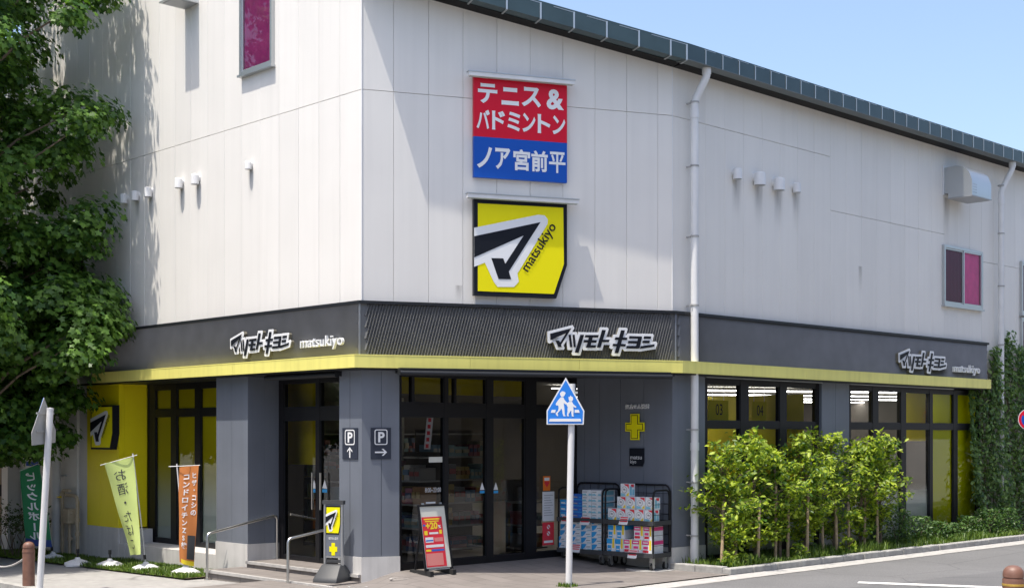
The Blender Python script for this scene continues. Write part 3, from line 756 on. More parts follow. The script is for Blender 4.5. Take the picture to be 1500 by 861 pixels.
# verge of the angled side: a stepped gutter that climbs with the roof
def bslope(u0, u1, w0, w1, d0, d1, m, name, parent):
    m_ = MB(); q = [(u0, btop(u0)+d0), (u1, btop(u1)+d0), (u1, btop(u1)+d1), (u0, btop(u0)+d1)]; m_.prism(B, q, w0, w1); return obj(name, m_, m, parent)
vu1 = B.loc(C.P(-.16, .40, 0))[0]
vg = bslope(-.02, LB, .0, .24, -.012, .06, M['soffit'], 'verge_soffit', bl)
u = -.05
while u < vu1-.05:
    b_ = min(u+.5, vu1); bslope(u+.003, b_-.003, .22, .425, -.006, .205+random.uniform(-.006, .006), M['teal'], 'verge_gutter', bl)
    m_ = MB(); zz = btop(b_); m_.prism(B, [(b_-.012, zz-.015), (b_+.012, zz-.015), (b_+.012, zz+.215), (b_-.012, zz+.215)], .426, .434); m_.prism(B, [(b_-.012, zz-.02), (b_+.012, zz-.02), (b_+.012, zz-.0075), (b_-.012, zz-.0075)], .22, .425)
    m_.prism(B, [(b_-.3, btop(b_-.3)+.207), (b_, zz+.207), (b_, zz+.214), (b_-.3, btop(b_-.3)+.214)], .405, .427)
    obj('verge_bracket', m_, M['alu'], bl); u = b_
def downpipe(px_top, py_top, px, py_jog, z_bot):
    ut, ub = C.u(px_top, .30), C.u(px, .15); zt = EAVE+.005; zj = C.z(px, py_jog, .15)
    m_ = MB(); m_.tube([C.P(ut, .30, zt), C.P(ut, .30, zt-.12), C.P(ut-.01, .285, zt-.17), C.P(ub+.02, .165, zj+.09), C.P(ub, .15, zj), C.P(ub, .15, zj-.2), C.P(ub, .15, 3.4), C.P(ub, .15, z_bot)], .058, 12)
    m_.tube([C.P(ut, .30, zt), C.P(ut, .30, zt-.1)], .068, 12); m_.tube([C.P(ub, .15, zj-.08), C.P(ub, .15, zj-.22)], .066, 12)
    return obj('downpipe', m_, M['whitep'], bl, sm=True), ub
dp, ub = downpipe(1035, 97, 1017.5, 152, .10)
for za, zb_ in ((1.9, 1.78), (.95, .8), (.45, .09)):
    m_ = MB(); m_.tube([C.P(ub, .15, za), C.P(ub, .15, zb_)], .067, 12); obj('pipe_socket', m_, M['whitep'], dp, sm=True)
for py in (150, 243, 346, 447, 629, 706, 784):
    z = C.z(1017, py, .15); m_ = MB(); m_.tube([C.P(ub, .15, z-.012), C.P(ub, .15, z+.012)], .067, 12); m_.box(C, ub-.085, ub-.06, .14, .16, z-.012, z+.012); m_.box(C, ub-.012, ub+.012, .0, .10, z-.01, z+.01); obj('pipe_clamp', m_, M['lgrey'], dp)
dp, ub = downpipe(1483, 240, 1466.5, 283, .9)
for py in (272, 342, 419, 505, 560): 
    z = C.z(1466, py, .15); m_ = MB(); m_.tube([C.P(ub, .15, z-.012), C.P(ub, .15, z+.012)], .067, 12); m_.box(C, ub-.09, ub-.06, .14, .16, z-.012, z+.012); obj('pipe_clamp', m_, M['lgrey'], dp)

# ---- vent hoods, duct hoods and upper windows
def vent(F, px, py, r, h, w0):
    """a dome-topped pipe hood, open below; py is the row of its lower rim"""
    u = F.u(px, w0); z = F.z(px, py, w0); p = F.P(u, w0, z); m_ = MB()
    m_.lathe(p, [(r*.86, .0), (r*1.02, -.006), (r*1.02, .015), (r, .02), (r, h-r*.6), (r*.93, h-r*.33), (r*.72, h-r*.12), (r*.4, h-.01), (.004, h)], 14)
    m_.tube([F.P(u, w0-.02, z+h*.6), F.P(u, -.01, z+h*.6)], r*.85, 10)
    v = obj('vent_hood', m_, M['whitep'], bl, sm=True)
    k = MB(); k.lathe(p, [(r*.84, -.004), (r*.84, .002)], 12); obj('grille', k, M['pgrey'], v)
for px, py in ((181, 297.5), (197.5, 293.5), (216.5, 288), (261.5, 275), (285.5, 269.5), (116, 317), (97.5, 320)): vent(A, px, py, .066, .165, .072)
vent(A, 363.5, 247.5, .052, .12, .058)
for px, py, r, h in ((1080.5, 262, .070, .17), (1113, 271, .095, .215), (1141.5, 278.5, .093, .21), (1167.5, 281.5, .066, .16)): vent(C, px, py, r, h, r+.008)
u0, u1 = A.u(281), A.u(291); uu = A.u(291); zb = A.z(291, 4)
hd = part('duct_hood', M['whitep'], (A, uu-.40, uu, .0, .46, zb, zb+.55)); part('hood_frame', M['alu'], (A, uu-.42, uu+.01, .0, .47, zb-.02, zb-.002), parent=hd); part('hood_grille', M['pgrey'], (A, uu-.37, uu-.03, .03, .43, zb-.028, zb-.0215), parent=hd)
# grime and soft hood shade painted as one smear under the hoods
def smearmat():
    m = mat('grime_shade', (.10, .095, .085), .9, spec=.1); n = m.node_tree.nodes; l = m.node_tree.links
    tc_ = n.new('ShaderNodeTexCoord'); sp = n.new('ShaderNodeSeparateXYZ'); l.new(tc_.outputs['Generated'], sp.inputs[0])
    mp = n.new('ShaderNodeMapping'); mp.inputs['Scale'].default_value = (5, 5, .8); l.new(tc_.outputs['Generated'], mp.inputs[0])
    tn = n.new('ShaderNodeTexNoise'); tn.inputs['Scale'].default_value = 2; l.new(mp.outputs[0], tn.inputs[0])
    def mth(op, a, b=None):
        x = n.new('ShaderNodeMath'); x.operation = op; x.use_clamp = True
        for i, v in enumerate((a, b)):
            if v is None: continue
            if isinstance(v, (int, float)): x.inputs[i].default_value = v
            else: l.new(v, x.inputs[i])
        return x.outputs[0]
    z2 = mth('POWER', sp.outputs[2], 1.6); e = mth('MULTIPLY', sp.outputs[0], mth('SUBTRACT', 1.0, sp.outputs[0])); e = mth('MULTIPLY', e, 3.6)
    a = mth('MULTIPLY', mth('MULTIPLY', z2, e), mth('MULTIPLY', tn.outputs[0], .62)); l.new(a, n['Principled BSDF'].inputs['Alpha']); return m
M['smear'] = smearmat()
def smear(F, px, py, wd, ht):
    u, z = F.uz(px, py); m_ = MB(); m_.quad(F.P(u-wd/2, .0042, z-ht), F.P(u+wd/2, .0042, z-ht), F.P(u+wd/2, .0042, z), F.P(u-wd/2, .0042, z)); obj('grime_shade', m_, M['smear'], bl)
for px, py in ((261.5, 276), (286, 270.5), (363.5, 248), (216.5, 288), (197.5, 294)): smear(A, px+4, py, .16, .55)
for px, py in ((1080, 262), (1112, 271), (1141, 278), (1167, 281)): smear(C, px-1, py, .26, .75)
smear(C, 1386, 290, .3, 1.1); smear(B, 672, 418, .12, .28); smear(C, 1260, 390, .15, .5)
# large rounded hood on the road side
u0 = C.u(1381); zt = C.z(1381, 246); zl = C.z(1381, 284)
prof = [(.0, zl), (.0, zt), (.25, zt+.01), (.40, zt-.03), (.52, zt-.14), (.58, zt-.30), (.58, zt-.58), (.10, zt-.58), (.10, zl)]
m_ = MB(); L = .78; n = len(prof)
vs = [C.P(u0+.02, w, z) for w, z in prof]+[C.P(u0+L, w, z) for w, z in prof]
m_.add(vs, [tuple(range(n)), tuple(range(2*n-1, n-1, -1))]+[(i, i+n, (i+1) % n+n, (i+1) % n) for i in range(n)])
hd = obj('duct_hood', m_, M['alu'], bl, sm=True)
part('hood_frame', M['whitep'], (C, u0-.03, u0+L+.04, .001, .02, zl-.03, zt+.04), parent=hd); part('hood_lip', M['pgrey'], (C, u0+.015, u0+L+.006, .09, .59, zt-.60, zt-.581), parent=hd)
m_ = MB()
for i in range(4):
    for j in range(4): m_.box(C, u0+.05+i*.045, u0+.065+i*.045, .5805, .584, zt-.53+j*.05, zt-.515+j*.05)
obj('louvre', m_, M['pgrey'], hd)
M['bglass'] = glass('blind_glass', (.92, .92, .92), 1.22)
def upper_window(F, pts, cols, name='upper_window'):
    (u0, z0), (u1, z1) = pts; t = .045; m_ = MB()
    m_.box(F, u0, u0+t, -.01, .06, z0, z1); m_.box(F, u1-t, u1, -.01, .06, z0, z1); m_.box(F, u0+t, u1-t, -.01, .058, z1-t, z1); m_.box(F, u0+t, u1-t, -.01, .058, z0, z0+t)
    fr = obj(name, m_, M['alu'], bl); part('sill', M['alu'], (F, u0-.02, u1+.02, .0, .085, z0-.035, z0-.002), parent=fr)
    n = len(cols); st = (u1-u0-2*t)/n
    for i, c in enumerate(cols):
        a, b = u0+t+i*st, u0+t+(i+1)*st; w_ = .022+.016*(i % 2)
        k = MB(); s_ = .03; k.box(F, a+.001, a+s_, w_-.014, w_+.014, z0+t+.001, z1-t-.001); k.box(F, b-s_, b-.001, w_-.014, w_+.014, z0+t+.001, z1-t-.001); k.box(F, a+s_, b-s_, w_-.013, w_+.013, z0+t+.001, z0+t+s_); k.box(F, a+s_, b-s_, w_-.013, w_+.013, z1-t-s_, z1-t-.001)
        obj('sash', k, M['alu'], fr)
        k = MB(); k.quad(F.P(a+.01, w_, z0+t), F.P(b-.01, w_, z0+t), F.P(b-.01, w_, z1-t), F.P(a+.01, w_, z1-t)); obj('pane', k, M['bglass'] if F is C else M['glass'], fr)
        k = MB(); nf = 10; m0 = M[c]
        for q_ in range(nf):
            x0, x1 = a+.005+(b-a-.01)*q_/nf, a+.005+(b-a-.01)*(q_+1)/nf
            d0, d1 = (.004, .0075) if q_ % 2 else (.0075, .004)
            k.quad(F.P(x0, d0, z0+t), F.P(x1, d1, z0+t), F.P(x1, d1, z1-t), F.P(x0, d0, z1-t))
        obj('blind', k, m0, fr)
u0, u1 = A.u(355), A.u(402.5); upper_window(A, ((u0, A.z(355, 112)), (u1, A.z(355, 112)+1.26)), ['magenta'])
u0, u1 = C.u(1379.5), C.u(1436); upper_window(C, ((u0, C.z(1379.5, 446)), (u1, C.z(1379.5, 358.5))), ['purple', 'magenta'])
z0, z1 = C.z(1379.5, 446), C.z(1379.5, 358.5)
u0 = C.u(1493.5); upper_window(C, ((u0, z0+.02), (u0+1.1, z1-.02)), ['purple', 'magenta']); upper_window(C, ((u0, z0-.95), (u0+1.1, z0-.05)), ['purple', 'purple'])
u1, u0 = A.u(128), A.u(104); upper_window(A, ((u0, A.z(128, 420)), (u1, A.z(128, 322))), ['purple'])

# ---- inside the shop
def AC(a, c, z): return A.P(1.985-a, -c, z)              # a: back along the road side, c: along the gable
def iq(a0, c0, a1, c1, z0, z1, m, name='interior_wall'):
    m_ = MB(); p = [AC(a0, c0, z0), AC(a1, c1, z0), AC(a1, c1, z1), AC(a0, c0, z1)]; m_.quad(*p); return obj(name, m_, m, bl)
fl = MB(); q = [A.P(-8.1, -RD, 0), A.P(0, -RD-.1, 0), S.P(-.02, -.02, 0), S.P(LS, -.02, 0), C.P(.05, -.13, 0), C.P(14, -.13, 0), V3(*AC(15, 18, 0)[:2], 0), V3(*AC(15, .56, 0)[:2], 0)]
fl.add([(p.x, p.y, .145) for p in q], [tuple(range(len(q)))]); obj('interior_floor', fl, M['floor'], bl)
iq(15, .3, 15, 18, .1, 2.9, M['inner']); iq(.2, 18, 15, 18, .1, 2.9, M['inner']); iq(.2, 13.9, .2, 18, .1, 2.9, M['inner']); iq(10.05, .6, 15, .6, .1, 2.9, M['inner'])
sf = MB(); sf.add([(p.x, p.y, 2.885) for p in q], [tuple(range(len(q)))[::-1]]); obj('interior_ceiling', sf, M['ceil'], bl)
iq(5.2, .78, 10.0, .78, .15, 2.86, M['yellow'], 'yellow_partition')
iq(4.2, .96, 5.19, .96, 1.55, 2.86, M['yellow'], 'yellow_partition')
iq(.16, 7.9, 2.6, 7.9, .2, 2.7, M['yellow'], 'yellow_partition'); iq(.7, 11.9, .7, 13.8, 1.9, 2.86, M['yellow'], 'yellow_partition')
for k in range(7):
    Y = 23.2+2.5*k
    m_ = MB(); x0, x1 = -.5+.3*k, 14
    ok = []
    a_ = V3(x0+1.2, Y, 0); b_ = a_.copy()
    while C.loc(b_)[1] < -.45 and b_.x < 13: b_ += V3(.1, .034, 0)
    b_ -= V3(.3, .1, 0)
    d_ = (b_-a_).normalized(); n_ = V3(-d_.y, d_.x, 0)*.045
    pts = [a_-n_, b_-n_, b_+n_, a_+n_]
    if k < 4: m_.hexa([(p.x, p.y, 2.815) for p in pts]+[(p.x, p.y, 2.828) for p in pts]); obj('light_strip', m_, M['strip'], bl)
    else: m_.hexa([(p.x, p.y, 2.815) for p in pts]+[(p.x, p.y, 2.828) for p in pts]); obj('light_strip', m_, M['strip'], bl)

# ================================================================== shelves inside
PCOL = ['m0', 'm1', 'm2', 'm3', 'm4', 'm5', 'm6', 'm7', 'm8', 'm9']
for i_, c_ in enumerate(((.10, .17, .24), (.22, .09, .12), (.26, .20, .07), (.20, .05, .05), (.14, .22, .24), (.32, .32, .31), (.05, .08, .15), (.20, .11, .05), (.12, .12, .12), (.28, .26, .20))): M['m%d' % i_] = mat('shelf_stock', tuple(min(.8, v*1.7) for v in c_), .45)
PCOL_ = ['pblue', 'ppink', 'pyel', 'pred', 'pteal', 'wrap', 'pdeep', 'porange', 'pgrey', 'pcream']
def shelf(F, u0, u1, w, zt, label):
    t = thing('display_shelf', label, 'shelf', F.P((u0+u1)/2, w, .145), 'display shelves inside the store'); d = .42
    part('back_panel', M['inner'], (F, u0, u1, w-.02, w, .15, zt), parent=t)
    n = int((zt-.25)/.36)
    pr = MB()
    for i in range(n+1):
        z = .24+i*.36
        part('shelf_board', M['lgrey'], (F, u0, u1, w+.002, w+d, z-.025, z), parent=t)
        if i == n: break
        u = u0+.02
        while u < u1-.1:
            wd = random.choice((.08, .1, .12, .16)); h = random.uniform(.14, .29); c = random.randrange(len(PCOL))
            for k in range(random.choice((1, 2, 2, 3))):
                if u+wd > u1-.01: break
                pr.box(F, u+.003, u+wd-.003, w+.06, w+d-.02-random.uniform(0, .04), z+.001, z+h, c)
                pr.box(F, u+.015, u+wd-.015, w+.3, w+d-.018, z+h*.35, z+h*.7, (c+5) % len(PCOL)); u += wd
    obj('product', pr, [M[c] for c in PCOL], t, kind='stuff')
for u0, u1, w, zt, lb in ((.3, 1.35, -2.1, 1.5, 'shelf of mixed goods behind the fixed bay of the corner shopfront'),
        (1.75, 2.95, -1.75, 2.1, 'long shelf of mixed goods facing the corner doors deeper inside'),
        (1.5, 4.6, -4.4, 2.1, 'tall rear shelf of mixed goods deep behind the corner shopfront')):
    shelf(S, u0, u1, w, zt, lb)
iqS = MB(); iqS.quad(S.P(.0, -.9, 2.62), S.P(3.5, -.9, 2.62), S.P(3.5, -.9, 2.88), S.P(.0, -.9, 2.88)); obj('yellow_bulkhead', iqS, M['yellow'], bl)
part('display_panel', M['pcream'], (S, 1.25, 1.68, -2.0, -1.95, 1.45, 2.6)); shelf(S, 3.0, 3.5, -1.0, 1.3, 'low shelf of pale packs just inside the last bay by the trolleys')
for u0, u1, w, zt, lb in ((.4, 2.9, -1.7, 1.7, 'shelf of goods inside the road side window by the downpipe'), (4.0, 6.4, -1.9, 1.7, 'shelf of goods inside the far road side window')): shelf(C, u0, u1, w, zt, lb)
shelf(A, -2.6, -.9, -2.2, 1.75, 'shelf of goods just inside the entrance with the steps')
for (px, py0, py1, w, tx, lb) in ((1052, 586, 614, -.7, '03', 'yellow hanging aisle sign reading 03 nearer the downpipe'), (1112, 588, 616, -.9, '04', 'narrow yellow hanging aisle sign reading 04')):
    u, z1 = C.uz(px, py0, w); z0 = C.z(px, py1, w)-.12; wd = .26 if tx == '03' else .2
    t = thing('aisle_sign', lb+' behind the near window', 'aisle sign', C.P(u, w, z0), 'aisle signs')
    part('board', M['syel'], (C, u-wd, u+wd, w-.01, w+.01, z0, z1), parent=t); m_ = MB(); text_box(m_, tx, onF(C, w+.012), u-.08, u+.10, z1-.24, z1-.06); obj('lettering', m_, M['sblk'], t)
    m_ = MB()
    for s_ in (-.15, .15): m_.tube([C.P(u+s_, w, z1), C.P(u+s_, w, 2.88)], .004, 5)
    obj('hanger', m_, M['steel'], t)

# ================================================================== signs on the walls
# tennis and badminton banner under its lamp bar
W_ = .09
u0 = B.u(694.4, W_); u1 = B.u(830.6, W_); zt = B.z(694.4, 112, W_); zm = B.z(694.4, 199.5, W_); zb = B.z(694.4, 259, W_)
t = thing('banner_sign', 'red and blue banner with white katakana high on the angled wall', 'banner sign', B.P((u0+u1)/2, 0, zb))
part('red_field', M['sred'], (B, u0, u1, .02, W_, zm+.0005, zt), parent=t); part('blue_field', M['sblue'], (B, u0, u1, .02, W_, zb, zm-.0005), parent=t)
fn = onF(B, W_+.004); Lw = u1-u0; sx = lambda f: u0+f*Lw
def bz(px, py): return B.z(px, py, W_)
m_ = MB()
for ch, a, b in (('テ', .04, .245), ('ニ', .29, .475), ('ス', .505, .715), ('&', .775, .965)): text_box(m_, ch, fn, sx(a), sx(b), zt-.365 if ch != '&' else zt-.375, zt-.085 if ch != 'ニ' else zt-.115, bold=.035)
for i, ch in enumerate('バドミントン'): text_box(m_, ch, fn, sx(.025+.163*i), sx(.025+.163*i+.14), zt-.725, zt-.455, bold=.03)
obj('lettering', m_, M['white'], t); m_ = MB()
for i, ch in enumerate('ノア宮前平'): text_box(m_, ch, fn, sx(.03+.193*i), sx(.03+.193*i+(.16 if i < 2 else .18)), zb+.13, zb+.43, bold=.03 if ch != '平' else .018)
obj('lettering', m_, M['white'], t)
def lampbar(px0, px1, py, lb):
    a, b = B.u(px0, .16), B.u(px1, .16); z = B.z(px0, py, .16)
    t = thing('lamp_bar', lb, 'lamp bar', B.P((a+b)/2, .1, z), 'lamp bars over the wall signs')
    part('housing', M['whitep'], (B, a, b, .10, .19, z-.055, z), parent=t); part('cover', M['alu'], (B, a-.01, b+.01, .09, .20, z+.0005, z+.012), parent=t); part('lens', M['frost'], (B, a+.02, b-.02, .12, .17, z-.063, z-.0555), parent=t)
    for uu in (a+.12, b-.12): part('bracket', M['lgrey'], (B, uu-.02, uu+.02, .002, .10, z-.04, z-.02), parent=t)
lampbar(686.5, 841, 105, 'thin white lamp bar over the red and blue banner'); lampbar(684.5, 847, 283.5, 'thin white lamp bar over the yellow arrow board')
def arrow_board(F, name, label, u0, z0, wd, ht, w, th, loc, text=True, parent=None):
    t = parent or thing(name, label, 'logo sign', loc)
    mp = lambda ps: [(u0+apt(p)[0]*wd, z0+apt(p)[1]*ht) for p in ps]
    for nm, ps, mm, d in (('board', ABACK, 'sblk', 0), ('yellow_face', AYEL, 'syel', .004), ('arrow_outline', AWHITE, 'white', .008), ('arrow_mark', ARROW, 'sblk', .012)):
        m_ = MB(); m_.prism(F, mp(ps), w-th if d == 0 else w+d-.003, w+d); obj(nm, m_, M[mm], t)
    if text:
        m_ = MB(); a = math.atan2(.395*ht, .25*wd); L_ = math.hypot(.43*ht*1.02, .29*wd); c, s_ = math.cos(a), math.sin(a)
        ox, oz = u0+.565*wd, z0+.255*ht
        vs, fs = glyphs('matsukiyo', .012); k = L_/4.06*1.12
        m_.add([F.P(ox+(v[0]*k)*c-v[1]*k*s_, w+.012, oz+(v[0]*k)*s_+v[1]*k*c) for v in vs], fs); obj('lettering', m_, M['sblk'], t)
    return t
W_ = .10; u0 = B.u(694.4, W_); u1 = B.u(830.6, W_); zt, zb = B.z(694.4, 291.5, W_), B.z(694.4, 432.5, W_)
arrow_board(B, 'logo_board', 'big yellow board with black arrow logo and clipped corner on the angled wall', u0, zb, u1-u0, zt-zb, W_, .08, B.P((u0+u1)/2, 0, zb))
W_ = .13; u0 = A.u(133, W_); u1 = A.u(165.5, W_); zt, zb = A.z(149, 593.5, W_), A.z(149, 658, W_)
arrow_board(A, 'logo_board', 'small yellow arrow logo sign in black frame on the yellow wall by the tree', u0, zb, u1-u0, zt-zb, W_, .12, A.P((u0+u1)/2, 0, zb))

# katakana shop name, three times
KB = [(min(p[0] for s_ in KANA for p in s_)+max(p[0] for s_ in KANA for p in s_))/2, (min(p[1] for s_ in KANA for p in s_)+max(p[1] for s_ in KANA for p in s_))/2]
KW = max(p[0] for s_ in KANA for p in s_)-min(p[0] for s_ in KANA for p in s_)
def kana(F, uc, zc, k, w, label):
    t = thing('name_sign', label, 'shop name sign', F.P(uc, .08, zc), 'katakana shop names on the dark band')
    b0, b1, b2 = MB(), MB(), MB(); d = .036
    for i, s_ in enumerate(KANA):
        q = [(uc+(x-KB[0])*k, zc+(z-KB[1])*k) for x, z in s_]
        b0.prism(F, dilate(q, (d-.004)*k/.92), w-.06+.0005*i, w-.0125+.0005*i); b1.prism(F, dilate(q, d*k/.92), w-.0002, w+.0005*i); b2.prism(F, q, w+.0105, w+.0115+.0003*i)
    obj('body', b0, M['body'], t); obj('white_backing', b1, M['white'], t); obj('lettering', b2, M['sblk'], t)
    for s_ in (-.4, 0, .4): part('mounting_stud', M['alu'], (F, uc+s_*KW*k-.012, uc+s_*KW*k+.012, .07, .108, zc-.012, zc+.012), parent=t)
w = .16
ub_, zb_ = B.uz(883, 499.5, w); kana(B, ub_, zb_, 1.0, w, 'white outlined katakana shop name on the ribbed band of the angled front')
ka = (A.u(425, w)-A.u(337, w))/KW; ua_, za_ = A.uz(380.5, 503, w); kana(A, ua_, za_, ka*.97, w, 'white outlined katakana shop name on the band over the stepped entrance')
kc = (C.u(1386, w)-C.u(1319, w))/KW; uc_, zc_ = C.uz(1352, 529.5, w); kana(C, uc_, zc_, kc, w, 'white outlined katakana shop name on the road side band by the ivy')
def roman(F, px0, px1, py, h, label):
    a, b = F.u(px0, .17), F.u(px1, .17); z = F.z((px0+px1)/2, py, .17)
    t = thing('letter_sign', label, 'letter sign', F.P((a+b)/2, .08, z), 'white roman shop names on the dark band')
    m_ = MB(); text_box(m_, 'matsukiyo', lambda x, y, d: F.P(x, .115+(d+.05)*.4, y), a, b, z-.23*h, z+.69*h, bold=.003, ext=.05); obj('lettering', m_, M['white'], t)
roman(A, 438, 500, 507, .215, 'white roman letters of the shop name over the stepped entrance')
roman(C, 1399, 1437, 545.5, .215, 'white roman letters of the shop name on the road side band')

# parking signs
def parking(F, px0, px1, py0, py1, up, label):
    u0, z1 = F.uz(px0, py0, .012); u1, z0 = F.uz(px1, py1, .012)
    t = thing('parking_sign', label, 'parking sign', F.P((u0+u1)/2, 0, z0), 'parking signs on the corner pillar'); wd, ht = u1-u0, z1-z0
    part('plate', M['navyd'], (F, u0, u1, .002, .012, z0, z1), parent=t)
    m_ = MB(); cx = (u0+u1)/2; zc = z1-.30*ht; hw, hh, r, th = .32*wd, .245*ht, .06*wd*1.6, .045*wd
    def rr(hw, hh, r): return [(cx+sx_*(hw-r)+r*math.cos(a), zc+sz_*(hh-r)+r*math.sin(a)) for sx_, sz_, a0 in ((1, 1, 0), (-1, 1, 90), (-1, -1, 180), (1, -1, 270)) for a in [R(a0+22.5*k) for k in range(5)]]
    o_, i_ = rr(hw, hh, r), rr(hw-th, hh-th, r*.7); n = len(o_)
    m_.add([F.P(x, .015, z) for x, z in o_+i_], [(k, (k+1) % n, (k+1) % n+n, k+n) for k in range(n)])
    text_box(m_, 'P', onF(F, .015), cx-.14*wd, cx+.18*wd, zc-.165*ht, zc+.165*ht, bold=.03)
    za, L = z0+.22*ht, .30*wd; b = .035*wd
    if up:
        y0, y1 = z0+.05*ht, z0+.39*ht; q = [[(cx-b, y0), (cx+b, y0), (cx+b, y1-.02), (cx-b, y1-.02)], [(cx, y1), (cx+.17*wd, y1-.12*ht), (cx+.17*wd, y1-.165*ht), (cx, y1-.06*ht)], [(cx, y1), (cx, y1-.06*ht), (cx-.17*wd, y1-.165*ht), (cx-.17*wd, y1-.12*ht)]]
    else:
        q = [[(cx-L, za-b), (cx+L-.03, za-b), (cx+L-.03, za+b), (cx-L, za+b)], [(cx+L, za), (cx+L-.18*wd, za+.11*ht), (cx+L-.27*wd, za+.11*ht), (cx+L-.1*wd, za)], [(cx+L, za), (cx+L-.1*wd, za), (cx+L-.27*wd, za-.11*ht), (cx+L-.18*wd, za-.11*ht)]]
    for i, p in enumerate(q): m_.add([F.P(x, .015+.0005*i, z) for x, z in p], [tuple(range(len(p)))])
    obj('symbol', m_, M['white'], t)
M['navyd'] = mat('dark_plate', (.018, .024, .042), .45)
parking(A, 501.5, 523.8, 626.5, 672.5, True, 'dark parking plate with upward arrow on the entrance side of the corner pillar')
parking(B, 543.2, 572.8, 626, 672, False, 'dark parking plate with sideways arrow on the street face of the corner pillar')
# pharmacy signs on the grey wall
u0, u1 = G.u(917.5), G.u(952); z0, z1 = G.z(935, 598.5), G.z(935, 591.5)
t = thing('letter_sign', 'small white kanji lettering above the yellow cross on the grey wall', 'letter sign', G.P((u0+u1)/2, 0, z0)); m_ = MB(); text_box(m_, '処方せん受付', lambda x, y, d: G.P(x, .02+d*.5, y), u0, u1, z0, z1, bold=.01, ext=.03); obj('lettering', m_, M['white'], t)
def cross(F, cx, cz, hw, hh, aw, ah): return [(cx-aw, cz-hh), (cx+aw, cz-hh), (cx+aw, cz-ah), (cx+hw, cz-ah), (cx+hw, cz+ah), (cx+aw, cz+ah), (cx+aw, cz+hh), (cx-aw, cz+hh), (cx-aw, cz+ah), (cx-hw, cz+ah), (cx-hw, cz-ah), (cx-aw, cz-ah)]
cx, cz = G.uz(932.3, 625); hw = (G.u(946)-G.u(918.5))/2; hh = G.z(932, 606)-cz
t = thing('cross_sign', 'yellow pharmacy cross with dark outline on the grey wall', 'cross sign', G.P(cx, 0, cz-hh))
for nm, k, mm, w in (('backing', 0, 'syel', .05), ('outline', .018, 'sblk', .054), ('face', .028, 'syel', .058)):
    m_ = MB(); m_.prism(G, cross(G, cx, cz, hw-k, hh-k, hw*.46-k, hh*.34-k), .03 if w == .05 else w-.003, w); obj(nm, m_, M[mm], t)
part('rear_box', M['sblk'], (G, cx-hw*.4, cx+hw*.4, .0, .03, cz-hh*.8, cz+hh*.8), parent=t)
u0, z1 = G.uz(923.8, 656); u1, z0 = G.uz(944.5, 682.5)
t = thing('name_plate', 'small black square plate with white lettering below the yellow cross', 'name plate', G.P((u0+u1)/2, 0, z0))
m_ = MB(); m_.prism(G, [(u0, z0), (u1-.03, z0), (u1, z0+.06), (u1, z1), (u0, z1)], .01, .035); obj('plate', m_, M['sblk'], t)
m_ = MB(); text_box(m_, 'matsu', onF(G, .037), u0+.02, u1-.03, z0+.105, z0+.155); obj('lettering', m_, M['white'], t); m_ = MB(); text_box(m_, 'kiyo', onF(G, .037), u0+.02, u0+.125, z0+.025, z0+.095); obj('lettering', m_, M['white'], t)

# ================================================================== street signs
def local(c, face, roll=0):
    """a plane through c that faces the horizontal direction face"""
    return Fr((c[0], c[1]), (-face[1], face[0]))
t0 = ground_at(833, 861, .0); zg = aheight(t0.x, t0.y)
cs = thing('crossing_sign', 'blue five sided crossing sign with white walking figures on white pole before the trolleys', 'road sign', (t0.x, t0.y, zg))
yp = t0.y; top = at(838, 600, yp)
m_ = MB(); m_.tube([(t0.x, yp, zg-.1), (t0.x+.015, yp, 1.0), at(838, 562, yp)], .043, 12); obj('pole', m_, M['whitep'], cs, sm=True)
SF = Fr((at(828.5, 0, yp-.07).x, yp-.07), (1, .035))
def sg(x, y): p = SF.uz(795+x/10.5, 548+y/10.5); return p
plate = [(355, 48), (640, 560), (630, 772), (60, 772), (60, 558)]
pin = [(355, 88), (620, 565), (612, 755), (78, 755), (78, 565)]
m_ = MB(); m_.prism(SF, [sg(*p) for p in plate], -.004, 0); obj('plate_rim', m_, M['white'], cs)
m_ = MB(); m_.prism(SF, [sg(*p) for p in pin], .0, .002); M['sgblue'] = mat('road_sign_blue', (.01, .19, .68), .35); obj('plate', m_, M['sgblue'], cs)
fig = [[(298, 258), (335, 268), (352, 285), (332, 330), (310, 345), (288, 345), (268, 318), (265, 290)],
 [(280, 350), (318, 352), (335, 395), (378, 440), (372, 462), (350, 460), (322, 440), (330, 505), (300, 530), (245, 520), (240, 478), (205, 475), (200, 450), (235, 400)],
 [(245, 515), (282, 522), (275, 545), (228, 598), (238, 640), (215, 638), (198, 600), (235, 560)], [(285, 520), (330, 505), (335, 560), (338, 622), (355, 640), (320, 645), (305, 600), (300, 560)],
 [(425, 322), (440, 340), (462, 350), (468, 385), (450, 415), (412, 415), (400, 390), (395, 345), (418, 348)],
 [(410, 420), (450, 420), (470, 460), (518, 498), (510, 515), (468, 498), (475, 560), (380, 560), (385, 500), (368, 480), (372, 445)],
 [(385, 558), (430, 560), (395, 615), (402, 645), (372, 640), (375, 605)], [(440, 560), (475, 558), (470, 625), (482, 645), (450, 648), (440, 600)],
 [(138, 545), (200, 545), (190, 590), (124, 590)], [(492, 545), (555, 545), (568, 590), (492, 590)], [(110, 682), (582, 682), (592, 725), (95, 725)]]
m_ = MB()
for i, f in enumerate(fig): m_.prism(SF, [sg(*p) for p in f], .002, .0035+.0003*i)
obj('walking_figure', m_, M['white'], cs)
m_ = MB()
for z in (2.28, 2.55): m_.box(SF, .02, .16, -.055, -.005, z, z+.03)
obj('clamp', m_, M['steel'], cs)
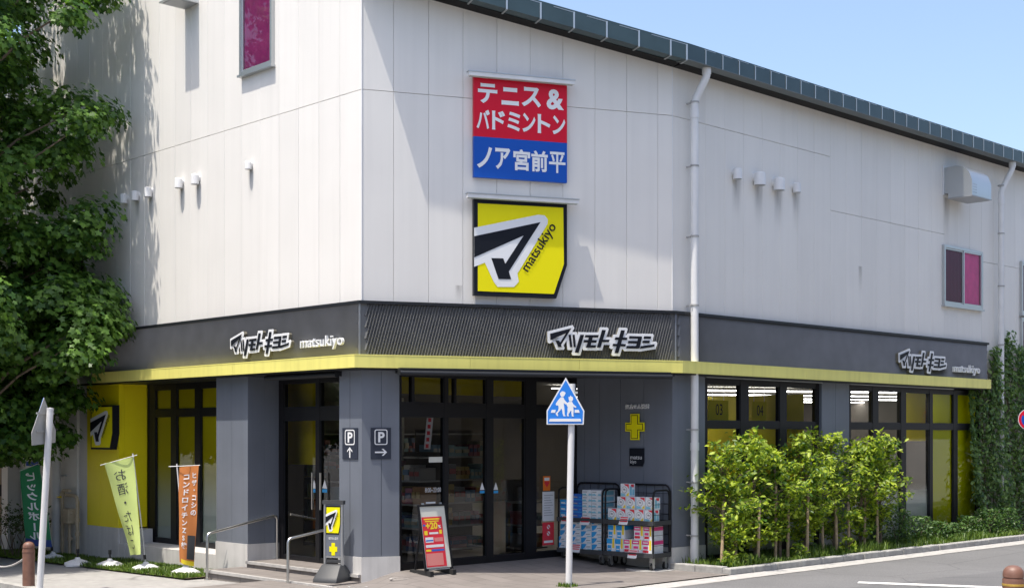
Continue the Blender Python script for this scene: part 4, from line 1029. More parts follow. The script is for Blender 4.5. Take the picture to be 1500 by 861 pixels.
# the same kind of sign seen from behind, on a leaning pole
b0 = ground_at(57, 868, -.13); yb = b0.y
bs = thing('crossing_sign', 'leaning white pole with grey back of a crossing sign by the tree', 'road sign', (b0.x, yb, gheight(b0.x, yb)))
m_ = MB(); m_.tube([(b0.x, yb, -.25), at(73.5, 598, yb)], .045, 12); m_.lathe(at(73.5, 598, yb), [(.046, -.03), (.048, .005), (.0, .012)], 12); obj('pole', m_, M['whitep'], bs, sm=True)
fx = Vector((-.86, -.22)).normalized(); BF = Fr((at(74, 0, yb).x-.045, yb-.03), (.235, .97))
pl = [(0.03, 2.55), (.335, 2.16), (.335, 1.94), (-.275, 1.94), (-.275, 2.16)]
pl = [(.03, at(76, 582, yb).z), (.31, at(90, 630, yb).z), (.30, at(90, 648, yb).z), (-.25, at(68, 652, yb).z), (-.26, at(66, 634, yb).z)]
m_ = MB(); m_.prism(BF, pl, -.06, -.054); obj('plate', m_, M['lgrey2'] if 'lgrey2' in M else M['lgrey'], bs)
m_ = MB(); m_.prism(BF, [(.03+(u-.03)*.97, z) for u, z in pl], -.064, -.0605); obj('plate_face', m_, M['sgblue'], bs)
m_ = MB()
for f in (.35, .75):
    z = pl[0][1]*(1-f)+pl[2][1]*f; m_.box(BF, -.16, .24, -.054, -.035, z-.012, z+.012)
obj('stiffener', m_, M['lgrey'], bs)
# no-parking roundel at the edge of view
n0 = C.P(C.u(1507, 1.0), 1.0, 0); 
ns = thing('no_parking_sign', 'round blue and red no parking sign before the ivy wall', 'road sign', (n0.x, n0.y, .1)); NF = Fr((n0.x, n0.y), (1, .0)); zc = at(1507, 614, n0.y).z
m_ = MB(); m_.tube([(n0.x, n0.y+.05, .05), (n0.x, n0.y+.05, zc+.25)], .035, 10); obj('pole', m_, M['whitep'], ns, sm=True)
def disc(F, u, z, r, w0, w1, n=32): 
    m_ = MB(); m_.prism(F, [(u+r*math.cos(2*math.pi*k/n), z+r*math.sin(2*math.pi*k/n)) for k in range(n)], w0, w1); return m_
obj('plate_rim', disc(NF, 0, zc, .205, -.003, .0), M['white'], ns); obj('red_ring', disc(NF, 0, zc, .195, 0, .002), M['sred'], ns); obj('blue_face', disc(NF, 0, zc, .145, .002, .004), M['sblue'], ns)
m_ = MB(); m_.prism(NF, [(-.12, zc+.09), (-.09, zc+.12), (.12, zc-.09), (.09, zc-.12)], .004, .006); obj('slash', m_, M['sred'], ns)
# bollards
def bollard(x, y, z, r, h, gold, label):
    t = thing('bollard', label, 'bollard', (x, y, z)); m_ = MB(); b = h-r*1.35
    m_.lathe((x, y, z), [(r*1.0, -.1), (r, b-.0), (r*.98, b+.01)], 20); obj('post', m_, M['brown'], t, sm=True)
    m_ = MB(); m_.lathe((x, y, z), [(r*.9, b+.005), (r*.9, b+.02), (r*.97, b+.025), (r*.97, b+r*.5), (r*.9, b+r*.85), (r*.7, b+r*1.13), (r*.4, b+r*1.29), (.004, h)], 20); obj('cap', m_, M['brown'], t, sm=True)
    for k, zz in enumerate(((b-.05, b-.16) if gold else (b-.03,))):
        m_ = MB(); m_.lathe((x, y, z), [(r*1.02, zz-.012), (r*1.05, zz), (r*1.02, zz+.012)], 20); obj('band', m_, M['gold'] if gold else M['brown'], t, sm=True)
    return t
b = at(42, 860, 18.5); bollard(b.x, b.y, gheight(b.x, b.y), .082, .68, False, 'plain brown bollard with domed top by the leaning sign pole')
b2 = at(1484.5, 827, 13.0); bollard(b2.x, b2.y, .12, .103, b2.z-.12, True, 'brown bollard with gold bands on the far corner of the road')
bx2 = A.P(A.loc((b.x, b.y))[0]-1.9, A.loc((b.x, b.y))[1], 0); bollard(bx2.x, bx2.y, gheight(bx2.x, bx2.y), .082, .68, False, 'brown bollard at the other end of the sagging chain')
m_ = MB(); za = gheight(b.x, b.y)+.5; pts = []
for k in range(15):
    f = k/14; pts.append((b.x+(bx2.x-b.x)*f, b.y+(bx2.y-b.y)*f, za-.03*f-.22*4*f*(1-f)))
m_.tube(pts, .014, 6); ch = obj('barrier_chain', m_, M['conc'], None, (b.x, b.y, za), sm=True); tag(ch, 'pale sagging rope between the brown bollards by the lawn', 'barrier rope')

# ================================================================== handrails
def rail(s0, n0, zf0, h0, n1, zf1, h1, label):
    p = [A.P(s0, n0, zf0), A.P(s0, n0, zf0+h0-.06), A.P(s0, n0-.02, zf0+h0-.015), A.P(s0, n0-.06, zf0+h0), A.P(s0, n1+.06, zf1+h1), A.P(s0, n1+.02, zf1+h1-.015), A.P(s0, n1, zf1+h1-.06), A.P(s0, n1, zf1)]
    t = thing('handrail', label, 'handrail', A.P(s0, (n0+n1)/2, zf0), 'handrails of the entrance steps'); m_ = MB(); m_.tube(p, .0195, 10); obj('rail_tube', m_, M['steel'], t, sm=True)
    for pp in (p[0], p[-1]):
        m_ = MB(); m_.lathe(pp, [(.045, .0), (.045, .012), (.024, .016)], 14); obj('base_flange', m_, M['steel'], t, sm=True)
rail(-2.79, .73, -.13, .69, -.50, .10, .67, 'steel handrail beside the grey pillar at the entrance steps')
rail(-.70, .73, -.10, .70, -.50, .10, .67, 'steel handrail behind the yellow stand sign at the entrance steps')

# ================================================================== stand sign with water base
ss0 = ground_at(489, 851, .0); SFc = Vector((-.40, -.92)).normalized(); ST = Fr((ss0.x, ss0.y), (-SFc.y, SFc.x)); zb = aheight(ss0.x, ss0.y)+.01
t = thing('stand_sign', 'grey stand sign with yellow arrow panel and yellow cross on a black weighted base', 'stand sign', (ss0.x, ss0.y, zb))
HT = 1.07; 
part('upright', M['alu'], (ST, -.15, -.122, -.02, .02, zb+.08, zb+HT), parent=t); part('upright', M['alu'], (ST, .122, .15, -.02, .02, zb+.02, zb+HT), parent=t)
part('top_cap', M['grey'], (ST, -.165, .165, -.03, .03, zb+HT+.0005, zb+HT+.055), parent=t)
part('panel', M['slate'], (ST, -.1215, .1215, -.012, .012, zb+.36, zb+HT-.005), parent=t); part('cross_bar', M['alu'], (ST, -.1215, .1215, -.014, .014, zb+.335, zb+.3585), parent=t); part('cross_bar', M['grey'], (ST, -.1215, .1215, -.02, .02, zb+.27, zb+.31), parent=t)
arrow_board(ST, '', '', -.115, zb+.66, .232, .385, .016, .003, None, text=True, parent=t)
m_ = MB(); m_.prism(ST, cross(ST, .0, zb+.455, .062, .085, .028, .035), .012, .016); obj('cross_mark', m_, M['syel'], t)
m_ = MB(); text_box(m_, '処方せん受付', onF(ST, .0145), -.075, .075, zb+.585, zb+.622, bold=.02); obj('lettering', m_, M['white'], t)
m_ = MB(); ws = [(-.25, zb), (-.255, zb+.05), (-.20, zb+.22), (-.16, zb+.255), (.13, zb+.255), (.17, zb+.23), (.255, zb+.05), (.25, zb)]
wp = Fr(ST.P(0, 0, 0)[:2], ST.r)
# a wedge-shaped tank: deep at the foot, narrow at the top
bot = [(-.19, .26), (.19, .26), (.19, -.24), (-.19, -.24)]; mid = [(-.19, .24), (.19, .24), (.19, -.22), (-.19, -.22)]; tp = [(-.15, .075), (.15, .075), (.15, -.06), (-.15, -.06)]
vs = [ST.P(u, w, zb) for u, w in bot]+[ST.P(u, w, zb+.07) for u, w in mid]+[ST.P(u, w, zb+.25) for u, w in tp]
m_.v = []; m_.f = []; m_.m = []
m_.add(vs, [(3, 2, 1, 0), (8, 9, 10, 11)]+[(i, (i+1) % 4, (i+1) % 4+4, i+4) for i in range(4)]+[(i+4, (i+1) % 4+4, (i+1) % 4+8, i+8) for i in range(4)])
obj('weighted_base', m_, M['grey'], t, bevel=.022, sm=True)

# ================================================================== leaning poster stand
zb = .085
PFt = Fr(S.P(0, 0, 0)[:2], S.r)
pu0, pu1 = S.u(619, .42), S.u(660, .42)
t = thing('poster_stand', 'black framed poster stand with red sale poster leaning before the corner shopfront', 'poster stand', S.P((pu0+pu1)/2, .42, zb))
lean = .16; H = .89
def pf(x, y, d=0):   # 0..1 across and up on the leaning board
    return S.P(pu0+(pu1-pu0)*x, .47-lean*y+d, zb+.08+H*y)
def pq(mb, x0, x1, y0, y1, d0, d1, m=0):
    mb.hexa([pf(x0, y0, d1), pf(x1, y0, d1), pf(x1, y0, d0), pf(x0, y0, d0), pf(x0, y1, d1), pf(x1, y1, d1), pf(x1, y1, d0), pf(x0, y1, d0)], m)
m_ = MB(); pq(m_, 0, .05, 0, 1, -.012, .012); pq(m_, .95, 1, 0, 1, -.012, .012); pq(m_, .0505, .9495, 0, .028, -.0115, .0115); pq(m_, .0505, .9495, .972, 1, -.0115, .0115); obj('frame', m_, M['black'], t)
m_ = MB(); pq(m_, .0505, .9495, .0285, .9715, -.008, -.001); obj('board', m_, M['pcream'], t)
m_ = MB(); pq(m_, .09, .80, .05, .81, -.001, .002); obj('poster', m_, M['pred'], t)
fnp = lambda x, y, d: pf(x, y, .0035)
m_ = MB(); text_box(m_, '+20', fnp, .20, .62, .62, .73, bold=.04); obj('lettering', m_, M['pyel'], t)
m_ = MB(); text_box(m_, '%', fnp, .64, .74, .63, .68, bold=.03)
obj('lettering', m_, M['paper'], t)
for x0, x1, y0, y1 in ((.30, .62, .545, .575), (.14, .42, .42, .50), (.13, .76, .345, .385)): m_ = MB(); pq(m_, x0, x1, y0, y1, .002, .003); obj('poster_block', m_, M['paper'], t)
for x0, x1, y0, y1 in ((.16, .72, .765, .785), (.2, .68, .735, .75), (.13, .24, .535, .60), (.66, .75, .545, .605), (.12, .30, .285, .315)): m_ = MB(); pq(m_, x0, x1, y0, y1, .002, .0031); obj('poster_block', m_, M['pyel'], t)
for q_ in ((.46, .76, .43, .49), (.11, .70, .07, .255)): m_ = MB(); pq(m_, *q_, .002, .003); obj('poster_block', m_, M['psalmon'], t)
for q_ in ((.11, .19, .67, .70, .002, .0032), (.32, .77, .285, .315, .002, .003), (.15, .41, .44, .46, .003, .004)): m_ = MB(); pq(m_, *q_); obj('poster_block', m_, M['pdeep'], t)
m_ = MB(); pq(m_, .12, .86, .005, .02, .012, .02); obj('clip', m_, M['alu'], t)
for x0 in (.15, .78):
    m_ = MB(); pq(m_, x0, x0+.07, 1.0005, 1.025, -.006, .012); obj('clip', m_, M['alu'], t)
for uu in (pu0+.02, pu1-.08): part('foot', M['rubber'], (S, uu, uu+.06, .12, .56, zb+.0, zb+.075), parent=t)
m_ = MB(); m_.tube([S.P(pu0+.05, .2, zb+.06), S.P(pu0+.05, .33, zb+.75)], .014, 8); m_.tube([S.P(pu1-.05, .2, zb+.06), S.P(pu1-.05, .33, zb+.75)], .014, 8); obj('rear_strut', m_, M['black'], t)

# ================================================================== banner flags on the lawn
def weight(t, x, y, z):
    m_ = MB(); m_.lathe((x, y, z), [(.19, -.02), (.20, .01), (.17, .05), (.10, .085), (.045, .10), (.03, .13), (.0, .135)], 14)
    for i, p in enumerate(m_.v):
        k = 1+.10*math.sin(i*2.3)+.05*math.sin(i*5.1); m_.v[i] = (x+(p[0]-x)*k*1.15, y+(p[1]-y)*k*.8, p[2])
    obj('weight', m_, M['whitep'], t, sm=True)
def base_at(px, py, z0):
    p = ground_at(px, py, z0); z = lawnh(p.x, p.y); return ground_at(px, py, z)
def flag(name, label, bpx, top_px, corners, cloth, texts, arm, bands=()):
    b = base_at(bpx[0], bpx[1], -.13); t = thing(name, label, 'banner flag', b, 'banner flags on the lawn'); weight(t, *b); Y = b.y
    tp = at(top_px[0], top_px[1], Y-.06); m_ = MB(); m_.tube([b+V3(0, 0, .05), b.lerp(tp, .5)+V3(.006, 0, 0), tp], .011, 8); obj('pole', m_, M['whitep'], t, sm=True)
    m_ = MB(); k0 = b.lerp(tp, .09); k1 = b.lerp(tp, .13); m_.tube([k0, k1], .022, 8); obj('pole_clip', m_, M['rubber'], t, sm=True)
    m_ = MB(); m_.tube([at(arm[0], arm[1], Y-.06), at(arm[2], arm[3], Y-.08)], .006, 6); obj('cross_arm', m_, M['whitep'], t)
    cs_ = [at(px, py, Y-.05+dy) for px, py, dy in corners]      # TL TR BR BL
    ph = random.uniform(0, 6)
    def fn(x, y, d=0):
        p = cs_[0].lerp(cs_[1], x).lerp(cs_[3].lerp(cs_[2], x), 1-y)
        wv = .03*math.sin(ph+5*x+4.5*y)*(1-y*.6)+.012*math.sin(9*y+ph*2+6*x)
        return p+V3(.25*wv, wv-d, .1*wv)
    nx, ny = 10, 26; m_ = MB()
    m_.add([fn(i/nx, 1-j/ny) for j in range(ny+1) for i in range(nx+1)], [(j*(nx+1)+i, (j+1)*(nx+1)+i, (j+1)*(nx+1)+i+1, j*(nx+1)+i+1) for j in range(ny) for i in range(nx)])
    cl = obj('cloth', m_, cloth, t, sm=True)
    for y0, y1, mm, x0, x1 in bands:
        m_ = MB(); k = 6; vs = []
        for j in (0, 1, 2):
            for i in range(k+1): vs.append(fn(x0+(x1-x0)*i/k, y1+(y0-y1)*j/2, .004))
        m_.add(vs, [(j*(k+1)+i, (j+1)*(k+1)+i, (j+1)*(k+1)+i+1, j*(k+1)+i+1) for j in (0, 1) for i in range(k)]); obj('printed_band', m_, M[mm], cl)
    for tx, xc, ytop, stp, size, asp, mm, mir, bold in texts:
        m_ = MB(); f = lambda x, y, d: fn(.5+(x-.5), y, .006)
        # size is in heights of the cloth; asp converts it to widths
        def g(x, y, d): return fn(xc+(x)*asp, y, .006)
        text_col(m_, tx, g, 0, size, ytop, stp, bold, mir); obj('lettering', m_, M[mm], cl)
    return t
flag('banner_flag', 'green banner flag with white mirrored katakana beside the leaning sign pole', (78, 819), (58.5, 673), [(30, 687, .0), (59, 680, -.05), (76, 801, -.12), (37, 797, .05)], M['fgreen'],
     [('ピックルボール', .45, .95, .125, .115, 4.2, 'white', True, .03)], (27, 690, 63, 676), [(.0, .085, 'navy', 0, 1)])
flag('banner_flag', 'pale lime banner flag with dark mirrored lettering before the yellow wall', (214, 834), (194.5, 664), [(153, 678, .0), (195, 669, -.02), (207, 811, -.10), (190, 813, .22)], M['flime'],
     [('お酒・たばこ', .47, .93, .145, .13, 3.6, 'grey', True, .0)], (147, 681, 201, 666))
flag('banner_flag', 'orange banner flag with white katakana before the gable window', (272, 840), (259, 679), [(263, 684, .02), (292, 681, -.06), (283.5, 829, .06), (262, 823, .0)], M['forange'],
     [('コンドロイチンZS錠', .34, .94, .078, .068, 5.2, 'white', False, .03), ('ヒザ・コシの', .78, .95, .075, .066, 5.0, 'white', False, .03)], (247, 683, 293, 681), [(.0, .045, 'pyel', .15, 1), (.06, .30, 'grey', .55, .98)])
for px, py, lb in ((114, 827, 'empty white flag weight with black stub nearer the gas pipes'), (161, 829, 'empty white flag weight with black stub nearer the lime flag')):
    b = base_at(px, py, -.16); t = thing('flag_base', lb, 'flag base', b, 'empty flag bases on the lawn'); weight(t, *b)
    m_ = MB(); m_.tube([b+V3(.0, 0, .1), b+V3(.0, 0, .24)], .014, 8); m_.tube([b+V3(0, 0, .2), b+V3(0, 0, .27)], .026, 8); obj('stub', m_, M['rubber'], t, sm=True)

# ================================================================== services on the white side wall
def wallrun(name, mm, pts, r, parent=bl, n=8): m_ = MB(); m_.tube([A.P(*p) for p in pts], r, n); return obj(name, m_, M[mm], parent, sm=True)
U1 = lambda px, w=.1: A.u(px, w)
up = U1(85); g0 = -.22
wallrun('waste_pipe', 'whitep', [(up, .14, g0), (up, .14, 2.2), (up, .14, 3.6)], .085, n=12)
for z in (.55, 1.25, 1.95): part('pipe_clamp', M['alu'], (A, up-.16, up+.16, .0, .05, z, z+.03)); 
u2 = U1(72); part('cable_duct', M['whitep'], (A, u2-.10, u2+.12, .0, .09, 1.0, 3.2))
wallrun('tan_pipe', 'tan', [(U1(78), .06, g0), (U1(78), .06, 1.05)], .035)
gp = thing('gas_meter', 'tan gas pipes and meter on the white wall by the yellow corner', 'gas meter', A.P(U1(108), .12, g0))
a1, a2, a3 = U1(93), U1(104), U1(115)
wallrun('pipe', 'tan', [(a1, .12, g0), (a1, .12, .62), (a1, .12, .95), (a1+.05, .12, 1.0), (a2, .12, 1.0)], .032, gp)
wallrun('pipe', 'tan', [(a3, .12, g0), (a3, .12, .80), (a3-.03, .12, .88), (a3-.10, .12, .92), (a2-.15, .12, .92)], .034, gp)
wallrun('pipe', 'tan', [(a2, .13, g0), (a2, .13, .55), (a2+.1, .13, .6)], .026, gp)
part('meter_body', M['tan'], (A, a2-.13, a2+.09, .04, .20, .40, .68), parent=gp, bevel=.02)
for u, z in ((a3, .2), (a3, .45), (a2, .1), (a1, .9)):
    m_ = MB(); m_.tube([A.P(u, .12, z), A.P(u, .12, z+.06)], .05, 8); obj('coupling', m_, M['tan'], gp, sm=True)
m_ = MB(); m_.tube([A.P(a1, .12, .88), A.P(a1, .2, .88)], .02, 6); m_.box(A, a1-.05, a1+.05, .19, .21, .87, .89); obj('valve', m_, M['pyel'], gp)
bp = thing('wall_notice', 'small blue and white notice on the white wall behind the green flag', 'wall notice', A.P(U1(42), 0, 1.4))
part('plate', M['sblue'], (A, U1(33), U1(49), .005, .03, 1.42, 1.50), parent=bp); part('plate', M['white'], (A, U1(33), U1(49), .005, .029, .90, 1.415), parent=bp)

# ================================================================== the beige neighbour
nb = thing('neighbour_building', 'beige rendered building with dark letter plate beyond the white side wall', 'building', (-12.5, 27.5, -.4))
NFm = Fr((-9.9, 27.0), (.98, .10))
for i in range(6): part('wall_panel', M['beige'], (NFm, -7+1.0*i+.004, -6+1.0*i-.004 if i < 5 else -.4, -.2, 0, .0, 9))
part('plinth', M['soil'] if False else M['lgrey'], (NFm, -7, -.4, -.2, .02, -.5, -.005)); part('letter_plate', M['grey'], (NFm, NFm.u(-30), NFm.u(18), .001, .03, NFm.z(10, 726), NFm.z(10, 709)), parent=nb)
for o in list(bl.children):
    if o.name.startswith(('wall_panel', 'plinth')) and o.data.materials[0] in (M['beige'], M['lgrey']):
        d = ORG[bl]-ORG[nb]; o.parent = nb; o.location = d
part('end_pier', M['whitep'], (A, AL-.3, AL-.02, -.3, .25, -.5, 9.5))

# ================================================================== trolleys with goods
Z0 = .11; DK, SH = .275, .745; GO = -.07; GW = -.10
def trolley(u0, u1, label):
    wb, wf = .05, .50
    t = thing('trolley', label, 'trolley', G.P((u0+u1)/2, (wb+wf)/2, Z0-.02), 'black shop trolleys')
    for nm, z, in (('deck', DK), ('shelf', SH)):
        m_ = MB(); m_.box(G, u0, u1, wb, wf, z-.022, z-.004); m_.box(G, u0, u1, wf+.001, wf+.014, z-.055, z+.012); m_.box(G, u0, u1, wb-.014, wb-.001, z-.055, z+.012); m_.box(G, u0-.013, u0-.001, wb, wf, z-.054, z+.011); m_.box(G, u1+.001, u1+.013, wb, wf, z-.054, z+.011)
        obj(nm, m_, M['grey'], t)
    def hoop(u, ztop, lean=0):
        c = .09; p = [(wf-.012, DK-.06), (wf-.012, ztop-c), (wf-.03, ztop-.025), (wf-c, ztop), (wb+c, ztop), (wb+.03, ztop-.025), (wb+.012, ztop-c), (wb+.012, DK-.06)]
        m_ = MB(); m_.tube([G.P(u, w, z) for w, z in p], .0145, 8); h = obj('side_hoop', m_, M['black'], t, sm=True)
        m_ = MB()
        for k in range(5): z = DK+.12+.15*k; m_.tube([G.P(u, wf-.02, z), G.P(u, wb+.02, z)], .0035, 5, caps=False)
        obj('side_wire', m_, M['black'], t)
    hoop(u0+.018, 1.20); hoop(u1-.018, 1.20)
    c = .1; zt = 1.27; p = [(u0+.02, DK), (u0+.02, zt-c), (u0+.05, zt-.03), (u0+c, zt), (u1-c, zt), (u1-.05, zt-.03), (u1-.02, zt-c), (u1-.02, DK)]
    m_ = MB(); m_.tube([G.P(u, wb-.02, z) for u, z in p], .0145, 8); obj('rear_frame', m_, M['black'], t, sm=True)
    m_ = MB()
    for k in range(6): z = DK+.12+.15*k; m_.tube([G.P(u0+.03, wb-.02, z), G.P(u1-.03, wb-.02, z)], .0035, 5, caps=False)
    for k in range(1, 6): u = u0+(u1-u0)*k/6; m_.tube([G.P(u, wb-.02, DK), G.P(u, wb-.02, zt)], .0035, 5, caps=False)
    obj('rear_wire', m_, M['black'], t)
    for u in (u0+.07, u1-.07):
        for w in (wb+.06, wf-.06):
            g = aheight(*G.P(u, w, 0)[:2])+.004; r = .058; m_ = MB(); m_.tube([G.P(u-.017, w-.02, g+r), G.P(u+.017, w-.02, g+r)], r, 16); wl_ = obj('caster', m_, M['rubber'], t, sm=True)
            m_ = MB(); m_.tube([G.P(u-.019, w-.02, g+r), G.P(u+.019, w-.02, g+r)], r*.55, 14); obj('hub', m_, M['lgrey'], wl_, sm=True)
            m_ = MB(); m_.box(G, u-.026, u-.0195, w-.035, w+.02, g+r-.01, DK-.0225); m_.box(G, u+.0195, u+.026, w-.035, w+.02, g+r-.01, DK-.0225); m_.box(G, u-.0195, u+.0195, w-.034, w+.02, g+2*r+.012, DK-.023); obj('fork', m_, M['alu'], wl_)
    return t
trolley(.0, .865, 'black wheeled trolley stacked with tissue boxes nearest the shop doors')
trolley(.885, 1.775, 'black wheeled trolley stacked with detergent and cartons at the wall corner')
def tilted(u0, u1, z0, z1, w, lb):
    u0 += GO; u1 += GO; w += GW
    t = thing('price_card', lb, 'price card', G.P((u0+u1)/2, w, z0), 'price cards clipped to the trolleys'); m_ = MB(); a = .05
    m_.hexa([G.P(u0, w+.006, z0), G.P(u1, w+.006, z0), G.P(u1, w+.003, z0), G.P(u0, w+.003, z0), G.P(u0, w+.006-a, z1), G.P(u1, w+.006-a, z1), G.P(u1, w+.003-a, z1), G.P(u0, w+.003-a, z1)]); obj('card', m_, M['paper'], t)
    m_ = MB(); f = lambda z: w+.009-a*(z-z0)/(z1-z0)
    for k, h in ((.35, .12), (.6, .12), (.82, .12)): 
        za, zb_ = z0+(z1-z0)*k, z0+(z1-z0)*(k+h); m_.quad(G.P(u0+.012, f(za), za), G.P(u1-.012, f(za), za), G.P(u1-.012, f(zb_), zb_), G.P(u0+.012, f(zb_), zb_))
    obj('print', m_, M['pred'] if u1-u0 > .12 else M['pgrey'], t)
for a, b, z, lb in ((.16, .32, SH-.09, 'price card under the blue tissue boxes'), (.52, .70, SH-.09, 'price card under the tall stack of pale tissue boxes'), (.35, .52, DK-.04, 'price card under the leaf patterned tissue boxes'), (1.245, 1.40, SH-.055, 'low price card under the detergent boxes'), (1.40, 1.56, DK-.07, 'price card under the pink cartons')):
    tilted(a, b, z, z+.12, .63, lb)
proto = {}
def pack(kind, u, z, w, wd, h, d, label, group, cat='box'):
    """a carton with its printed front and side; the front face is at w"""
    u += GO; w += GW; loc = G.P(u, w, z)
    key = (kind, round(wd, 3), round(h, 3))
    if key in proto: return copy_tree(proto[key], loc, label)
    nm, body, pr = KINDS[kind]
    t = thing(nm, label, cat, loc, group); m_ = MB(); m_.box(G, u+.002, u+wd-.002, w-d, w, z+.0005, z+h-.001); obj('carton', m_, M[body], t)
    by = {}
    for face, x0, x1, y0, y1, mm, *lv in pr:
        m_ = by.setdefault(mm, MB()); e = .0015+.0008*(lv[0] if lv else 0)
        if face == 'f': m_.box(G, u+.002+(wd-.004)*x0, u+.002+(wd-.004)*x1, w+.0002, w+e, z+h*y0, z+h*y1)
        elif face == 's': m_.box(G, u+wd-.0018, u+wd-.002+e, w-d+d*x0, w-d+d*x1, z+h*y0, z+h*y1)
        elif face == 'p': m_.prism(G, [(u+.002+(wd-.004)*a, z+h*b) for a, b in x0], .0002+w, w+e)
    for mm, m_ in by.items(): obj('printed_label', m_, M[mm], t)
    proto[key] = t; return t
leafp = [(.0, .15), (.12, .10), (.34, .42), (.52, .95), (.30, .98), (.0, .92)]
circ = lambda cx, cy, rx, ry: [(cx+rx*math.cos(2*math.pi*k/16), cy+ry*math.sin(2*math.pi*k/16)) for k in range(16)]
KINDS = {
 'leaf': ('tissue_box', 'wrap', [('p', leafp, 0, 0, 0, 'pblue'), ('p', [(.60, .12), (.97, .12), (.97, .24), (.60, .24)], 0, 0, 0, 'pteal'), ('p', [(.45, .45), (.9, .5), (.85, .62), (.5, .58)], 0, 0, 0, 'pgrey')]),
 'bluet': ('tissue_box', 'pblue', [('f', .0, 1, .0, .16, 'pdeep'), ('p', [(.1, .35), (.5, .3), (.45, .6), (.12, .62)], 0, 0, 0, 'wrap'), ('f', .6, .92, .4, .6, 'pteal')]),
 'deept': ('tissue_box', 'pdeep', [('f', .0, 1, .0, .16, 'pblue'), ('p', [(.12, .4), (.6, .36), (.55, .56), (.14, .6)], 0, 0, 0, 'pgrey'), ('f', .7, .94, .4, .55, 'pblue')]),
 'pale': ('tissue_box', 'wrap', [('f', .06, .5, .60, .74, 'pgrey'), ('p', [(.0, .06), (.5, .06), (.34, .40), (.0, .30)], 0, 0, 0, 'pteal'), ('p', [(.62, .06), (1, .06), (1, .34), (.74, .42)], 0, 0, 0, 'pteal'), ('s', .1, .9, .15, .85, 'pteal')]),
 'det': ('detergent_box', 'wrap', [('p', [(.38, .97), (.96, .97), (.96, .60), (.80, .78), (.55, .86)], 0, 0, 0, 'pred'), ('p', circ(.44, .52, .30, .27), 0, 0, 0, 'pgrey', 1), ('p', circ(.44, .52, .255, .225), 0, 0, 0, 'white', 2), ('p', [(.3, .5), (.58, .46), (.56, .60), (.34, .64)], 0, 0, 0, 'pgrey', 3), ('p', [(.04, .04), (.6, .04), (.5, .2), (.04, .28)], 0, 0, 0, 'pteal'), ('p', [(.62, .06), (.95, .06), (.95, .34), (.82, .26)], 0, 0, 0, 'pyel'), ('s', .1, .45, .1, .55, 'pteal'), ('s', .55, .9, .1, .8, 'pteal'), ('s', .2, .7, .72, .95, 'pred')]),
 'blue': ('refill_carton', 'wrap', [('f', .0, .66, .62, .98, 'pblue'), ('f', .08, .56, .05, .50, 'pblue'), ('f', .68, .92, .30, 1.0, 'pyel'), ('f', .14, .5, .18, .26, 'white', 2), ('s', .0, 1, .66, .98, 'pblue')]),
 'pink': ('refill_carton', 'wrap', [('f', .0, .70, .68, .96, 'ppink'), ('f', .10, .60, .36, .54, 'ppink'), ('f', .06, .64, .10, .28, 'pred'), ('f', .72, .94, .30, 1.0, 'pyel'), ('f', .08, .6, .78, .86, 'white', 2), ('s', .0, 1, .68, .96, 'ppink')]),
}
ORD = ['bottom', 'second', 'third', 'fourth', 'fifth', 'sixth']; CO = ['first', 'second', 'third', 'fourth', 'fifth']
z = DK-.003
for c in range(4):
    for r in range(5 if c else 4):
        pack('leaf', .10+.2*c, z+.096*r, .56+.004*((c*3+r) % 3), .198, .095, .36, f'leaf patterned tissue box, {CO[c]} column from the doors, {ORD[r]} layer of the lower trolley deck', 'leaf patterned tissue boxes')
for r in range(2): pack('leaf', .072, z+.096*r, .592, .15, .095, .02, f'narrow leaf patterned tissue box at the door end, {ORD[r]} layer', 'leaf patterned tissue boxes')
z = SH-.003
for c in range(2):
    for r in range(4 if c else 3):
        k = 'bluet' if c == 0 else 'deept'
        pack(k, .085+.215*c, z+.094*r, .55, .212, .093, .34, ('light' if c == 0 else 'deep')+f' blue tissue box, {ORD[r]} layer, in the trolley shelf by the doors', 'blue tissue boxes')
for c in range(2):
    for r in range(5): pack('pale', .52+.178*c, z+.088*r, .56, .176, .087, .36, f'pale patterned tissue box, {ORD[r]} layer, '+('column beside the blue boxes' if c == 0 else 'column at the trolley end'), 'pale patterned tissue boxes')
for c in range(5):
    pack('det', 1.0+.162*c+(.01 if c > 2 else 0), z, .56 if c != 3 else .575, .16, .178, .15, f'white detergent box, {CO[c]} in the bottom row of the trolley shelf', 'detergent boxes')
for c in range(4): pack('det', 1.16+.165*c, z+.181, .55-.02*(c > 1), .158, .176, .15, f'white detergent box, {CO[c]} in the middle row of the trolley shelf', 'detergent boxes')
pack('det', 1.215, z+.36, .54, .158, .19, .15, 'white detergent box alone on top of the trolley pile', 'detergent boxes'); 
z = DK-.003
for i, (k, u, wd) in enumerate((('blue', .985, .15), ('blue', 1.14, .15), ('pink', 1.295, .15), ('pink', 1.45, .17), ('pink', 1.625, .17))):
    pack(k, u, z, .57, wd, .20, .30, f'{k} and white refill carton, {CO[i]} in the bottom layer of the lower deck', 'refill cartons', 'carton')
for i, (k, u, wd) in enumerate((('blue', 1.0, .15), ('blue', 1.155, .15), ('pink', 1.47, .17), ('pink', 1.645, .14))):
    pack(k, u, z+.202, .56, wd, .20, .30, f'{k} and white refill carton, {CO[i]} in the top layer of the lower deck', 'refill cartons', 'carton')

